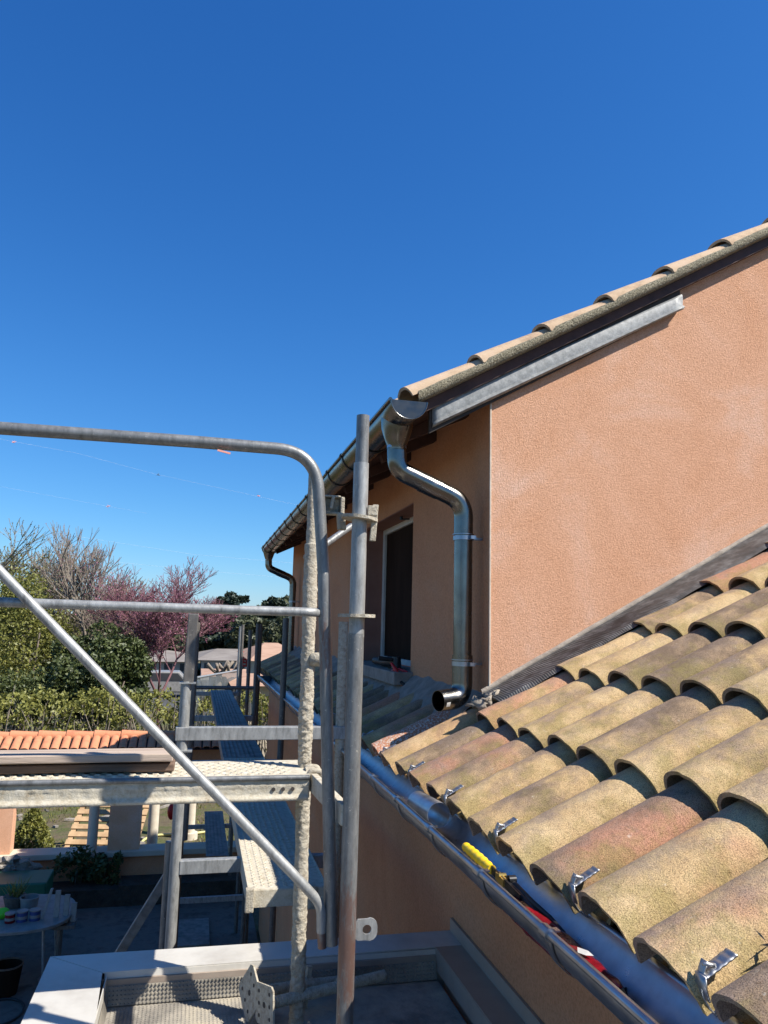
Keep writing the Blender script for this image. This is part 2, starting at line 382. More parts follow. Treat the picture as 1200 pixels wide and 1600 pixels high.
# ================================================================= SETTING
GZ = -4.1
ROWS = [-60, -20, 0, 10, 30, 60, 120, 300, 900, 2500]
g = MB(); g.strip([[(x, y, GZ - max(0, y-60)*.012) for x in (-1800, -200, -40, -10, 10, 40, 200, 1800)] for y in ROWS])
struct(g.build('ground', 'grass'))
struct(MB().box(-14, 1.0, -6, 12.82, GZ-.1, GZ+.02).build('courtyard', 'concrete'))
struct(MB().box(-60, 60, 38, 60, GZ-.1, GZ+.01).build('road', 'asphalt'))

# ================================================================= HOUSE
XF, XL, YW, YE = 1.30, 1.04, 3.35, 11.2
A = R(28.5); TA = math.tan(A)
def tile(m, P, a, L, w0, h0, w1, h1, th, tint, lift0=.02, n=10, nl=4, seed=0, side=Vector((0, 1, 0)), up=None):
    """one barrel tile, P = base point of its low end, a = roof pitch; up = horizontal uphill direction"""
    up = up or Vector((1, 0, 0))
    u = up*math.cos(a)+Vector((0, 0, math.sin(a))); nn = -up*math.sin(a)+Vector((0, 0, math.cos(a)))
    rnd = random.Random(seed); side = side + u*rnd.uniform(-.02, .02)
    tw = rnd.uniform(-.012, .012); P = Vector(P)+u*rnd.uniform(-.008, .008)+nn*rnd.uniform(-.002, .003)
    vs, uv, fs = [], [], []
    for sh in (0, 1):
        for i in range(nl+1):
            q = i/nl; w = (w0*(1-q)+w1*q)/2-th*sh; h = h0*(1-q)+h1*q-th*sh; lf = lift0*(1-q)
            for k in range(n+1):
                ph = math.pi*k/n; c_, s_ = math.cos(ph), math.sin(ph)
                p = P+u*(L*q)+side*(-w*c_+tw*q*L)+nn*(lf+h*(s_**.9 if s_ > 0 else 0))
                e = .0016*noise.noise(p*22+Vector((seed*1.3, 0, 0)))
                if i == 0: p = p+u*.004*noise.noise(Vector((k*.9, seed*2.1, 0)))
                vs.append(p+nn*e); uv.append((k/n, q))
    W = n+1; O = (nl+1)*W
    for i in range(nl):
        for k in range(n):
            a0 = i*W+k; fs.append((a0, a0+W, a0+W+1, a0+1)); b0 = O+a0; fs.append((b0, b0+1, b0+W+1, b0+W))
        fs.append((i*W, O+i*W, O+(i+1)*W, (i+1)*W)); fs.append((i*W+n, (i+1)*W+n, O+(i+1)*W+n, O+i*W+n))
    for k in range(n):
        fs.append((k, k+1, O+k+1, O+k)); e0 = nl*W+k; fs.append((e0, O+e0, O+e0+1, e0+1))
    m.add(vs, fs, tint, uv)
def rtint(r, pink=.25):
    return (r.random(), (r.uniform(.55, 1) if r.random() < pink else r.uniform(0, .35)), 0.0)

house = thing('house', 'salmon rendered house with canal tile roofs and zinc gutters filling the right side', 'house', (XF, YW, GZ))
# --- lower roof
X0, Z0 = .866, -.634
def zr(x, off=0): return Z0+(x-X0)*TA+off
PIT, EXP = .2285, .415
lr = MB()
rr = random.Random(3)
cols = [1.312+PIT*k for k in range(-7, 43)]
hook_y = []
for ci, yc in enumerate(cols):
    k = ci-7  # 0 = the big tile near the bottom of the view
    inmain = yc < YW-.12
    nrow = 11 if inmain else 1
    for r_ in range(nrow):
        s = r_*EXP*math.cos(A)
        L = .5 if inmain else .56
        ti = rtint(rr, .22 if r_ == 0 else .18)
        if k == 10 and r_ == 0: ti = (.3, 1.0, .62)
        if k == 9 and r_ == 0: ti = (.7, .3, .12)
        if k == 2 and r_ == 0: ti = (.25, .62, 0)
        if k == 6 and r_ == 0: ti = (.3, .66, 0)
        tile(lr, (X0+s, yc, zr(X0+s)), A, L,   .205*rr.uniform(.98, 1.03), .084, .165, .064, .0105, ti, n=14 if yc < 3.8 else 8, nl=5 if yc < 3.8 else 2, seed=ci*31+r_)
# pan tiles between the covers
for ci, yc in enumerate(cols):
    y = yc+PIT/2; nrow = 11 if y < YW-.1 else 1
    for r_ in range(nrow):
        x0 = X0+.02+r_*EXP*math.cos(A); L = .5
        rows = []
        for q in (0, .5, 1):
            w = (.085+.018*q); row = []
            for kk in range(9):
                ph = math.pi*kk/8
                p = Vector((x0+q*L*math.cos(A), y-w*math.cos(ph), zr(x0+q*L*math.cos(A), .045-.05*math.sin(ph)-.012*q)))
                row.append(p)
            rows.append(row)
        w = len(rows[0]); vs = [p for row in rows for p in row]+[p-Vector((0, 0, .014)) for row in rows for p in row]
        fs = []
        for i in range(2):
            for j in range(w-1): fs.append((i*w+j, (i+1)*w+j, (i+1)*w+j+1, i*w+j+1))
        o_ = 3*w
        for j in range(w-1): fs.append((j, j+1, o_+j+1, o_+j)); fs.append((o_+j, o_+j+1, o_+w+j+1, o_+w+j))
        lr.add(vs, fs, rtint(rr, .3))
roof = lr.build('lower_roof_tiles', 'tile', house, smooth=True)
db = MB(); rq = random.Random(17)
for i in range(260):
    k = rq.randrange(4, 17); y = cols[k]+PIT/2+rq.gauss(0, .012); x = X0+.06+rq.random()**1.5*1.6; c = Vector((x, y, zr(x, .012+rq.uniform(0, .014)))); q = rq.uniform(.003, .011)
    d1 = Vector((rq.gauss(0, 1), rq.gauss(0, 1), rq.gauss(0, .4))).normalized()*q; d2 = d1.cross(Vector((rq.gauss(0, 1), rq.gauss(0, 1), 1))).normalized()*q*.5
    db.add([c-d1, c+d2, c+d1, c-d2, c+Vector((0, 0, q*.5))], [(0, 1, 4), (1, 2, 4), (2, 3, 4), (3, 0, 4)])
# roof body under the tiles
b = MB(); b.prism([(X0+.03, zr(X0+.03, -.035)), (6.2, zr(6.2, -.035)), (6.2, zr(6.2, -.2)), (X0+.03, zr(X0+.03, -.07))], 1, -1.2, YW-.003)
b.prism([(X0+.03, zr(X0+.03, -.035)), (XF+.02, zr(XF+.02, -.035)), (XF+.02, zr(XF+.02, -.2)), (X0+.03, zr(X0+.03, -.07))], 1, YW, YE-.02)
# prism() wants (x, z) pairs with axis 1
b.build('roof_deck', 'dark_board', house); o = db.build('debris', 'bark', roof); o['kind'] = 'stuff'
# lower walls
w = MB(); w.box(XL, 6, -1.2, YE, GZ, -.66); w.build('lower_wall', 'stucco_shaded', house)
# upper block: gable wall polygon
TU = .572
def zu(x, off=0): return 1.108+(x-.90)*TU+off     # height of verge tile crests
gw = MB(); gw.prism([(XF+.004, -.9), (7.5, -.9), (7.5, zu(7.5, -.13)), (XF+.004, zu(XF, -.13))], 1, YW, YW+.25)
gw.build('gable_wall', 'stucco', house)
# facade with the window opening (built as butted blocks)
wy0, wy1, wz0, wz1 = 4.69, 6.2, -.30, .795
fw = MB(); top = zu(XF, -.13)
fw.box(XF, XF+.25, YW+.005, wy0, -.905, top-.004); fw.box(XF, XF+.25, wy1, YE, -.9, top)
fw.box(XF, XF+.25, wy0, wy1, wz1, top); fw.box(XF, XF+.25, wy0, wy1, -.9, wz0)
fw.build('facade_wall', 'stucco_shaded', house)
MB().box(XF-.003, XF+.004, YW-.007, YW+.003, -.30, zu(XF, -.24)).build('corner_bead', 'bead', house)
bw = MB(); bw.box(XF+.26, 7.5, YE-.2, YE, -.9, .9); bw.build('rear_wall', 'stucco_shaded', house)
# window
win = MB(); fx = XF+.16
win.box(fx, fx+.05, wy0, wy0+.05, wz0+.03, wz1); win.box(fx, fx+.05, wy1-.06, wy1, wz0+.03, wz1)
win.box(fx, fx+.05, wy0+.05, wy1-.06, wz1-.045, wz1); win.box(fx, fx+.05, wy0+.05, wy1-.06, wz0+.03, wz0+.07)
window = win.build('window', 'frame_white', house, bevel=.003)
MB().box(fx+.02, fx+.045, wy0+.05, wy1-.06, wz0+.07, wz1-.045).build('shutter', 'shutter_dark', window)
for z0_, z1_ in ((.62, .74), (-.18, -.04)): h = MB(); h.box(fx-.03, fx, wy0+.002, wy0+.03, z0_, z1_); h.build('hinge', 'black_metal', window)
h = MB(); h.cyl((XF+.08, 5.3, wz1-.03), (XF+.08, 5.3, wz1+.01), .012, 8); h.cyl((XF+.08, 5.3, wz1-.028), (XF+.13, 5.26, wz1-.028), .006, 8); h.build('hinge_pin', 'black_metal', window)
rv = MB(); rv.box(XF+.004, fx, wy1-.006, wy1+.0, wz0+.03, wz1-.006); rv.box(XF+.004, fx, wy0, wy1-.006, wz1-.006, wz1); rv.build('window_reveal', 'reveal_paint', window)
sl_ = MB(); sl_.box(XF-.12, fx, wy0-.06, wy1+.06, wz0-.05, wz0+.028); sl_.build('window_sill', 'stone_sill', window, bevel=.006)
# mortar fillet where the small roof strip meets the facade
mf = MB(); rows = []
for i in range(150):
    y = YW+.02+i*(YE-YW)/150; nz = noise.noise(Vector((y*5, 0, 0)))*.03; hh = abs(((y-cols[0])/PIT+.5) % 1-.5)*2
    e = .055*(1-hh)
    rows.append([(XF-.17+nz*.6, y, zr(XF-.17, .02+e)), (XF-.10+nz, y, zr(XF-.10, .065+e*.6+nz*.3)), (XF-.03, y, zr(XF-.03, .10+nz*.4)), (XF+.01, y, zr(XF, .12+nz))])
mf.strip(rows); mf.build('mortar_fillet', 'stone_sill', house, smooth='all')
# flashing strip between lower roof and gable wall
fl = MB(); rows = []
NR = 1500; xa, xb = XF-.03, 5.2
for i in range(NR+1):
    x = xa+(xb-xa)*i/NR; rib = .0016*math.sin(i*math.pi/2)*max(0, min(1, (2.3-x)/.4))
    wob = .012*noise.noise(Vector((x*3, 1, 0)))
    row = []
    for j, (dy, dz) in enumerate(((-.001, .135), (-.012, .133), (-.05, .126), (-.10, .121), (-.15, .118), (-.195, .112), (-.225+wob*.7, .098))):
        row.append((x+.01*dy, YW+dy, zr(x, dz+(rib if j > 1 else 0)+.006*noise.noise(Vector((x*7, j, 0))))))
    rows.append(row)
fl.strip(rows); fl.build('flashing', 'lead', house)
cs = MB(); rows = []
for i in range(120):
    x = xa-.01+(xb-xa)*i/119; q = .006*noise.noise(Vector((x*9, 3, 0)))
    rows.append([(x, YW-.0, zr(x, .152+q)), (x, YW-.010, zr(x, .148+q)), (x, YW-.015, zr(x, .138)), (x, YW-.012, zr(x, .13))])
cs.strip(rows); cs.build('flashing_sealant', 'caulk', house, smooth='all')
mm = MB()
for i in range(9):
    c = (XF-.03+random.uniform(-.06, .05), YW-.05+random.uniform(-.1, .1), zr(XF, .085)+random.uniform(-.02, .02))
    mm.blob(c, random.uniform(.02, .05), random.uniform(.02, .05), random.uniform(.012, .03), 5, 8, .6, i)
mm.build('mortar_patch', 'caulk', house, smooth='all')

# --- upper roof: slab, eave tiles, verge tiles
AU = math.atan(TU); EXU = .343/math.cos(AU)
ur = MB(); r2 = random.Random(11)
ux0 = .895
ucol = [3.355+PIT*k for k in range(0, 35)]
for ci, yc in enumerate(ucol):
    for r_ in range(14 if ci < 2 else 2):
        x = ux0+r_*.343
        ti = (r2.uniform(.5, 1.0), r2.uniform(.35, .8), 0)
        tile(ur, (x, yc, zu(x, -.086)), AU, .5, .205, .068, .165, .050, .014, ti, n=12 if ci < 3 else 8, nl=3 if ci < 3 else 2, seed=900+ci*17+r_, side=Vector((0, -1, 0)))
for ci, yc in enumerate(ucol[:-1]):
    y = yc+PIT/2; rows = []
    for x in (ux0+.01, ux0+.5):
        rows.append([(x, y-.1*math.cos(math.pi*k/6), zu(x, -.095+.03-.045*math.sin(math.pi*k/6))) for k in range(7)])
    lo = [[Vector(p)-Vector((0, 0, .014)) for p in rows[0]], rows[0]]
    ur.strip(rows); ur.strip(lo)
uroof = ur.build('upper_roof_tiles', 'tile_pale', house, smooth=True)
vm = MB(); rows = []
for i in range(230):
    x = ux0+.02+i*6.0/229; st = (x-ux0) % .343/.343; lift = .017*(1-st)
    q = .004*noise.noise(Vector((x*30, 0, 0)))
    rows.append([(x, 3.262+q, zu(x, -.062+lift)), (x, 3.250+q, zu(x, -.074+lift)), (x, 3.252+q, zu(x, -.100)), (x, 3.29, zu(x, -.106)), (x, 3.345, zu(x, -.106))])
vm.strip(rows); vm.build('verge_mortar', 'verge_mortar', uroof, smooth='all')
b = MB(); b.prism([(ux0+.06, zu(ux0+.06, -.108)), (8, zu(8, -.108)), (8, zu(8, -.16)), (ux0+.06, zu(ux0+.06, -.16))], 1, 3.30, YE+.22)
b.prism([(5.5, zu(5.5, -.03)), (8, zu(8, -.03)), (8, zu(8, -.12)), (5.5, zu(5.5, -.12))], 1, 3.30, YE+.22)
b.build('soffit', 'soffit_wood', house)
b = MB(); b.prism([(.99, zu(.99, -.15)), (2.33, zu(2.33, -.15)), (2.33, zu(2.33, -.27)), (.99, zu(.99, -.27))], 1, YW-.028, YW-.004)
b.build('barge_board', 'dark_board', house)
# rafters under the far eave
for k in range(13):
    y = 3.65+k*.56; rb = MB(); rb.prism([(ux0+.07, zu(ux0+.07, -.163)), (XF, zu(XF, -.163)), (XF, zu(XF, -.25)), (ux0+.09, zu(ux0+.09, -.22))], 1, y, y+.06)
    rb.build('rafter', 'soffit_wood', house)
# zinc strip on the barge
zb = MB(); xa, xb = 1.0, 2.34; prof = [(-.030, .108), (-.036, .09), (-.034, .030), (-.044, .022), (-.050, .012), (-.040, .0)]
def zs(x, o=0): return .922+.553*(x-1.014)+o
rows = [[(x+.0*dy, YW+dy, zs(x, dz*(1-.2*(x-xa)/(xb-xa)))) for dy, dz in prof] for x in [xa+(xb-xa)*i/30 for i in range(31)]]
zb.strip(rows)
o = zb.build('barge_flashing', 'zinc_old', house, smooth=True)
s_ = o.modifiers.new('solid', 'SOLIDIFY'); s_.thickness = .002

# --- gutters
def arc_pts(cx, cz, r, a0, a1, n):
    return [(cx+r*math.cos(a0+(a1-a0)*k/n), cz+r*math.sin(a0+(a1-a0)*k/n)) for k in range(n+1)]
def gutter(name, cx, cz, r, y0, y1, parent, mat, brackets, endcap=None, ny=40, dark='zinc_gutter'):
    m = MB(); arc = arc_pts(cx, cz, r, math.pi*1.0, math.pi*1.94, 22)
    rows = [[(x, y, z) for x, z in arc] for y in [y0+(y1-y0)*i/ny for i in range(ny+1)]]
    m.strip(rows)
    gob = m.build(name, mat, parent, smooth='all')
    sd = gob.modifiers.new('solid', 'SOLIDIFY'); sd.thickness = .0015; sd.offset = 1
    bd = MB(); bd.tube([(cx-r-.004, y0, cz+.002), (cx-r-.004, (y0+y1)/2, cz+.002), (cx-r-.004, y1, cz+.002)], .0095, 12); bd.build('rolled_bead', mat, gob, smooth=True)
    for y in brackets:
        b = MB(); ro = r+.005; pr = arc_pts(cx, cz, ro, math.pi*.985, math.pi*1.9, 20); hw = .013
        ri = r+.0015; pi_ = arc_pts(cx, cz, ri, math.pi*.985, math.pi*1.9, 20)
        vs = [(x, y-hw, z) for x, z in pr]+[(x, y+hw, z) for x, z in pr]+[(x, y+hw, z) for x, z in pi_]+[(x, y-hw, z) for x, z in pi_]
        n = 21; fs = []
        for a_ in range(4):
            for j in range(n-1): c0 = a_*n; c1 = ((a_+1) % 4)*n; fs.append((c0+j, c0+j+1, c1+j+1, c1+j))
        b.add(vs, fs)
        b.tube([(cx-r-.004, y-hw-.003, cz+.002), (cx-r-.004, y+hw+.003, cz+.002)], .0135, 12)
        b.obox((cx-r+.006, y, cz+.006), (1, 0, 0), (0, 1, 0), (0, 0, 1), .014, .009, .0015)
        b.build('gutter_bracket', dark, gob, smooth=True)
    if endcap:
        for ye in endcap:
            e = MB(); pr = arc_pts(cx, cz, r+.002, math.pi, math.pi*2, 22); e.prism([(x, z) for x, z in pr], 1, ye-.006, ye+.004)
            e.build('end_cap', 'zinc_dark', gob)
            e = MB(); e.tube([(x, ye-.004, z) for x, z in pr], .004, 8); e.build('end_rim', mat, gob, smooth=True)
    return gob
LGX, LGZ, LGR = .802, -.597, .084
g1 = gutter('lower_gutter', LGX, LGZ, LGR, .7, 9.2, house, 'zinc_gutter', [1.1, 1.517, 1.90, 2.325, 2.726, 3.115, 3.52, 3.95, 4.38, 4.8, 5.2, 5.65, 6.1, 6.6, 7.1, 7.6, 8.1, 8.6], endcap=[9.2], ny=60, dark='zinc_gutter')
UGX, UGZ, UGR = .868, 1.008, .082
g2 = gutter('upper_gutter', UGX, UGZ, UGR, 3.24, 10.42, house, 'zinc_new', [3.42+.52*k for k in range(1, 14)], endcap=[3.24, 10.42], dark='black_metal')

def downpipe(yp, ybend, ztop, zbot, elbow):
    r = .0455; hp = MB()
    # flared outlet hopper below the gutter
    rings = [(.078, ztop+.055), (.074, ztop+.0), (.056, ztop-.055), (.044, ztop-.085), (.043, ztop-.105)]
    vs = []; n = 22
    for rr_, z in rings:
        for k in range(n):
            t_ = 2*math.pi*k/n; vs.append((UGX+rr_*math.cos(t_)*(1.0 if z < ztop-.03 else 1.0), yp+rr_*1.15*math.sin(t_), z))
    fs = [(i*n+k, i*n+(k+1) % n, (i+1)*n+(k+1) % n, (i+1)*n+k) for i in range(len(rings)-1) for k in range(n)]
    hp.add(vs, fs); top = hp.build('outlet_hopper', 'zinc_new', house, smooth='all')
    XP = 1.205
    path = smooth_path([(UGX, yp, ztop-.09), (UGX+.005, yp, .735), (XP, yp, .60), (XP, yp, .44)], [.13, .13], 12)
    m = MB(); m.tube(path, r, 24, hollow=.002); dp = m.build('downpipe', 'zinc_new', house, smooth=True)
    m = MB(); m.tube([(XP, yp, .46), (XP, yp, .0), (XP, yp, zbot)], r*.95, 24, hollow=.002); m.build('pipe_length', 'zinc_new', dp, smooth=True)
    d = (path[16]-path[13]).normalized(); mid = (Vector(path[13])+Vector(path[14]))/2
    m = MB(); c = Vector((UGX+XP, 2*yp, .735+.60))/2; dd = Vector((XP-UGX, 0, -.135)).normalized()
    m.tube([c-dd*.048, c+dd*.048], r+.002, 24); m.build('pipe_sleeve', 'zinc_new', dp, smooth=True)
    m = MB(); m.tube([(UGX, yp, ztop-.082), (UGX, yp, ztop-.094)], .0465, 22); m.build('pipe_ring', 'zinc_gutter', dp, smooth=True)
    for z in (.425, -.16) if elbow else (.3,):
        m = MB(); m.tube([(XP, yp, z-.010), (XP, yp, z+.010)], r+.0035, 24); m.tube([(XP, yp, z+.016), (XP, yp, z+.020)], r+.006, 24)
        m.box(XP+r, XF+.002, yp-.008, yp+.008, z-.006, z+.006); m.obox((XP+r*.6, yp-r-.012, z), (1, 0, 0), (0, 1, 0), (0, 0, 1), .012, .01, .008)
        m.build('pipe_clamp', 'zinc_gutter', dp, smooth=True)
    if elbow:
        e = Vector((1.075, ybend, -.325))
        path = smooth_path([(XP, yp, -.12), (XP, yp, -.315), e], [.5], 16)
        m = MB(); m.tube(path, r+.002, 24, hollow=.002); el = m.build('pipe_elbow', 'zinc_new', dp, smooth=True)
        # sticker near the mouth
        st = MB(); dr = (e-Vector((XP, yp, -.31))).normalized(); up_ = Vector((0, 0, 1)); sd_ = dr.cross(up_).normalized(); rows = []
        for u in (.012, .034):
            rows.append([e-dr*u+(sd_*math.cos(t_)+up_*math.sin(t_))*(r+.0032)*(1 if sd_.y < 0 else 1) for t_ in [R(x) for x in range(-30, -4, 5)]])
        if rows[0][3].y > e.y: rows = [[2*(e-dr*u)-p+2*up_*(p-(e-dr*u)).dot(up_) for p in row] for row, u in zip(rows, (.012, .034))]
        st.strip(rows); st.build('sticker', 'frame_white', el)
    return dp
downpipe(3.45, 3.40, .93, -.19, True)
downpipe(10.28, 10.2, .93, -.45, False)

# tile hooks standing along the low tile edge
def tile_hook(y):
    P = Vector((X0+.004, y, zr(X0, .03))); u = Vector((math.cos(A), 0, math.sin(A))); nn = Vector((-math.sin(A), 0, math.cos(A)))
    m = MB(); rows = []; n = 20      # punched strap lying on the tiles
    for i in range(n+1):
        q = i/n; e = .0016*math.cos(q*4*2*math.pi)
        rows.append([P+u*(.0+.068*q)+Vector((0, w_*(1+.05*math.cos(q*5*2*math.pi)), 0))+nn*(.052+e*(1-abs(w_)/.016)) for w_ in (-.014, -.007, 0, .007, .014)])
    m.strip(rows)
    hk = smooth_path([P+u*(.004)+nn*(-.035), P+u*(-.014)+nn*(-.005), P+u*(-.014)+nn*(.030), P+u*(.006)+nn*(.055), P+u*(.020)+nn*(.065)], .03, 6)
    m.strip([[p+Vector((0, w_+.006, 0)) for w_ in (-.008, -.003, .003, .008)] for p in hk])
    m.strip([[P+u*a_+nn*b_+Vector((0, w_, 0)) for w_ in (-.014, 0, .014)] for a_, b_ in ((-.013, .018), (-.008, .040), (.0, .055))])
    m.cyl(P+u*.030+nn*.052, P+u*.012+nn*.066, .0022, 6)
    o = m.build('tile_hook', 'steel_hook', roof, smooth='all'); s_ = o.modifiers.new('solid', 'SOLIDIFY'); s_.thickness = .003; s_.offset = 0
for y in [cols[7]+PIT*(2*k-.5)+.012 for k in range(0, 20)]: tile_hook(y)

# ================================================================= TERRACE
ZT = -1.17
ZFL = ZT-.098
ter = thing('terrace', 'flat roof terrace edge with off white coping and dimpled membrane below the camera', 'terrace', (.3, 2.9, GZ))
t = MB(); t.box(-.40, XL-.003, -1.5, 3.04, GZ, ZT-.17); t.build('terrace_block', 'stucco_shaded', ter)
pw = MB(); pw.box(-.40, -.27, -1.5, 2.90, ZT-.132, ZT-.02); pw.box(-.40, 1.03, 2.905, 3.04, ZT-.132, ZT-.02); pw.box(.955, 1.035, -1.5, 2.903, ZT-.132, ZT-.02)
pw.build('parapet', 'coping_grey', ter)
def coping(rows_xy, z, drop=.035, inner=True):
    pass
cp = MB()  # folded sheet coping, one mesh per run
cp.prism([(-.431, -1.5), (-.431, 3.077), (-.243, 2.917), (-.226, 2.60), (-.226, -1.5)], 2, ZT-.004, ZT)
cp.box(-.434, -.431, -1.5, 3.08, ZT-.06, ZT); cp.box(-.229, -.226, -1.5, 2.90, ZT-.05, ZT-.004)
cp.build('coping', 'coping', ter)
cp = MB(); cp.prism([(-.4295, 3.078), (1.035, 3.062), (1.035, 2.925), (-.2405, 2.9165)], 2, ZT-.003, ZT+.001)
cp.box(-.43, 1.035, 3.076, 3.079, ZT-.06, ZT-.003)
cp.prism([(2.9165, ZT-.003), (2.919, ZT-.003), (2.914, ZT-.044), (2.9115, ZT-.044)], 0, -.235, .925)
c2 = cp.build('coping', 'coping', ter)
for x in (-.01, .32, .62): scr = MB(); scr.cyl((x, 2.9135, ZT-.028), (x, 2.907, ZT-.028), .0045, 10); scr.build('rivet', 'coping_grey', c2)
cp = MB(); cp.prism([(.926, 2.921), (1.033, 2.921), (1.033, -1.5), (.926, -1.5)], 2, ZT-.002, ZT+.002)
cp.box(.924, .9265, -1.5, 2.915, ZT-.07, ZT-.002)
cp.box(1.028, 1.038, -1.5, 3.06, ZT+.002, ZT+.05)
cp.build('coping', 'coping_grey', ter)
# dimpled drainage sheet: inner faces and floor
dm = MB()
def dimples(org, ax, ay, az, nx, ny, d=.0125, r=.0042, h=.006):
    org, ax, ay, az = map(Vector, (org, ax, ay, az)); vs, fs = [], []
    for j in range(ny):
        for i in range(nx):
            c = org+ax*(d*i)+ay*(d*j); o = len(vs)
            for s_, zz_ in ((1, 0), (.6, h)):
                for k in range(6):
                    a_ = math.pi*k/3; vs.append(c+(ax*math.cos(a_)+ay*math.sin(a_))*r*s_+az*zz_)
            fs += [(o+k, o+(k+1) % 6, o+6+(k+1) % 6, o+6+k) for k in range(6)]+[tuple(o+6+k for k in range(6))]
    dm.add(vs, fs)
dm.strip([[(-.225, 2.903, ZT-.038), (.922, 2.903, ZT-.038)], [(-.225, 2.885, ZFL+.004), (.922, 2.885, ZFL+.004)]])
dimples((-.215, 2.887, ZFL+.008), (1, 0, 0), (0, .25, .97), (0, -1, .25), 91, 5)
dm.strip([[(-.225, -1, ZT-.05), (-.225, 2.885, ZT-.05)], [(-.215, -1, ZFL+.004), (-.215, 2.885, ZFL+.004)]])
dm.build('drainage_membrane', 'membrane', ter)
dm = MB(); dm.strip([[(-.215, 2.55, ZFL+.001), (.30, 2.55, ZFL+.001)], [(-.215, 2.886, ZFL+.001), (.30, 2.886, ZFL+.001)]]); dimples((-.20, 2.56, ZFL+.0015), (1, 0, 0), (0, 1, 0), (0, 0, 1), 40, 26, h=.002, r=.0045)
dm.build('dimpled_sheet', 'felt', ter)
f_ = MB(); f_.box(-.226, .925, -1.5, 2.9, ZFL-.02, ZFL); f_.build('terrace_floor', 'felt', ter)
# base jacks lying on the terrace
def base_jack(p0, p1, plate, lab, rot):
    p0, p1 = Vector(p0), Vector(p1); d = (p1-p0).normalized(); th = thing('base_jack', lab, 'scaffold jack', tuple(p0), 'scaffold base jacks lying on the terrace')
    m = MB(); n = 150; L = (p1-p0).length
    m.tube([p0+d*L*i/n for i in range(n+1)], [.0165+.0022*math.sin(i*2.1) for i in range(n+1)], 16); m.build('threaded_rod', 'mortar', th, smooth='all')
    a_ = d.cross(Vector((0, 0, 1))).normalized(); b_ = d.cross(a_)
    c_, s_ = math.cos(rot), math.sin(rot); a2 = a_*c_+b_*s_; b2 = b_*c_-a_*s_
    m = MB(); hw = plate
    # octagonal plate with pierced holes
    outer = [(hw, -hw*.8), (hw, hw*.8), (hw*.8, hw), (-hw*.8, hw), (-hw, hw*.8), (-hw, -hw*.8), (-hw*.8, -hw), (hw*.8, -hw)]
    vs = [p0+a2*x+b2*y+d*k for k in (-.003, .003) for x, y in outer]
    m.add(vs, [tuple(range(8)), tuple(range(15, 7, -1))]+[(i, (i+1) % 8, 8+(i+1) % 8, 8+i) for i in range(8)])
    pl = m.build('base_plate', 'mortar', th)
    for x, y in ((0, 0), (.6, .6), (-.6, .6), (.6, -.6), (-.6, -.6), (0, .6), (0, -.6)): m = MB(); m.cyl(p0+(a2*x+b2*y)*hw-d*.0036, p0+(a2*x+b2*y)*hw-d*.003, .006 if x or y else .009, 8); m.build('plate_hole', 'dark_board', pl)
    m = MB(); c = p0+d*L*.62; m.tube([c-d*.015, c+d*.015], .026, 14); m.obox(c+b_*.03, d, b_, a_, .008, .045, .008); m.obox(c-b_*.03, d, b_, a_, .008, .03, .008); m.build('wing_nut', 'mortar', th)
base_jack(at(391, 1551, 1, 2.70), at(530, 1533, 1, 2.82), .062, 'screw jack with diamond turned square plate, left of the two behind the crusted post', R(38))
base_jack(at(414, 1570, 1, 2.60), at(600, 1524, 1, 2.78), .056, 'screw jack with rounder mortar caked plate, the right one in front of the other', R(80))
# ================================================================= SCAFFOLD
def crust(seed, amp=.004, lo=-9, hi=9):
    def f(p, i):
        k = 1 if lo < p.z < hi else .3
        g = .5+.9*noise.noise(Vector((p.x*6, p.y*6, p.z*3.2+seed)))
        return k*amp*(.30*noise.noise(p*24+Vector((seed, 0, 0)))+g*(.55*noise.noise(Vector((p.x*70, p.y*70, p.z*62)))+.45*noise.noise(p*150)+.3*noise.noise(p*310)))
    return f
scf = thing('scaffold', 'nearest scaffold bay with mortar caked post, bent guard rail and pale steel deck', 'scaffold', (.40, 2.4, ZFL))
P1 = (.427, 2.11)
def rosette(m, x, y, z, r=.062, tilt=0):
    n = 24; vs = []
    for zz_ in (-.0045, .0045):
        for k in range(n):
            a_ = 2*math.pi*k/n; q = r*(1 if k % 3 else .95); vs.append((x+q*math.cos(a_), y+q*math.sin(a_), z+zz_+tilt*math.cos(a_)*r))
    m.add(vs, [tuple(range(n-1, -1, -1)), tuple(range(n, 2*n))]+[(k, (k+1) % n, n+(k+1) % n, n+k) for k in range(n)])
m = MB(); m.tube([(P1[0], P1[1], z) for z in (ZFL, -.6, -.02)], .0222, 24); post = m.build('post', 'galv_rust', scf, smooth=True)
m = MB(); m.tube([(P1[0]+.001, P1[1], z) for z in (-.03, .2, .46)], .0215, 24); m.build('post_sleeve', 'galv_light', post, smooth=True)
m = MB(); m.tube([(P1[0]+.002, P1[1], z) for z in (.45, .6)], .0185, 24, hollow=.003); m.build('spigot', 'galv', post, smooth=True)
for z, rr_, ti in ((at(560, 810, 1, P1[1]).z, .052, -.1), (at(556, 962, 1, P1[1]).z, .052, 0)):
    m = MB(); rosette(m, P1[0], P1[1], z, rr_, ti); m.build('rosette', 'mortar', post)
zr1 = at(560, 810, 1, P1[1]).z
m = MB(); m.obox((P1[0]+.040, P1[1]-.012, zr1-.012), (1, 0, 0), (0, 1, 0), (.06, 0, 1), .0085, .005, .052); m.obox((P1[0]+.034, P1[1]-.016, zr1+.022), (1, 0, 0), (0, 1, 0), (0, 0, 1), .014, .004, .014)
m.build('wedge', 'mortar', post, bevel=.002)
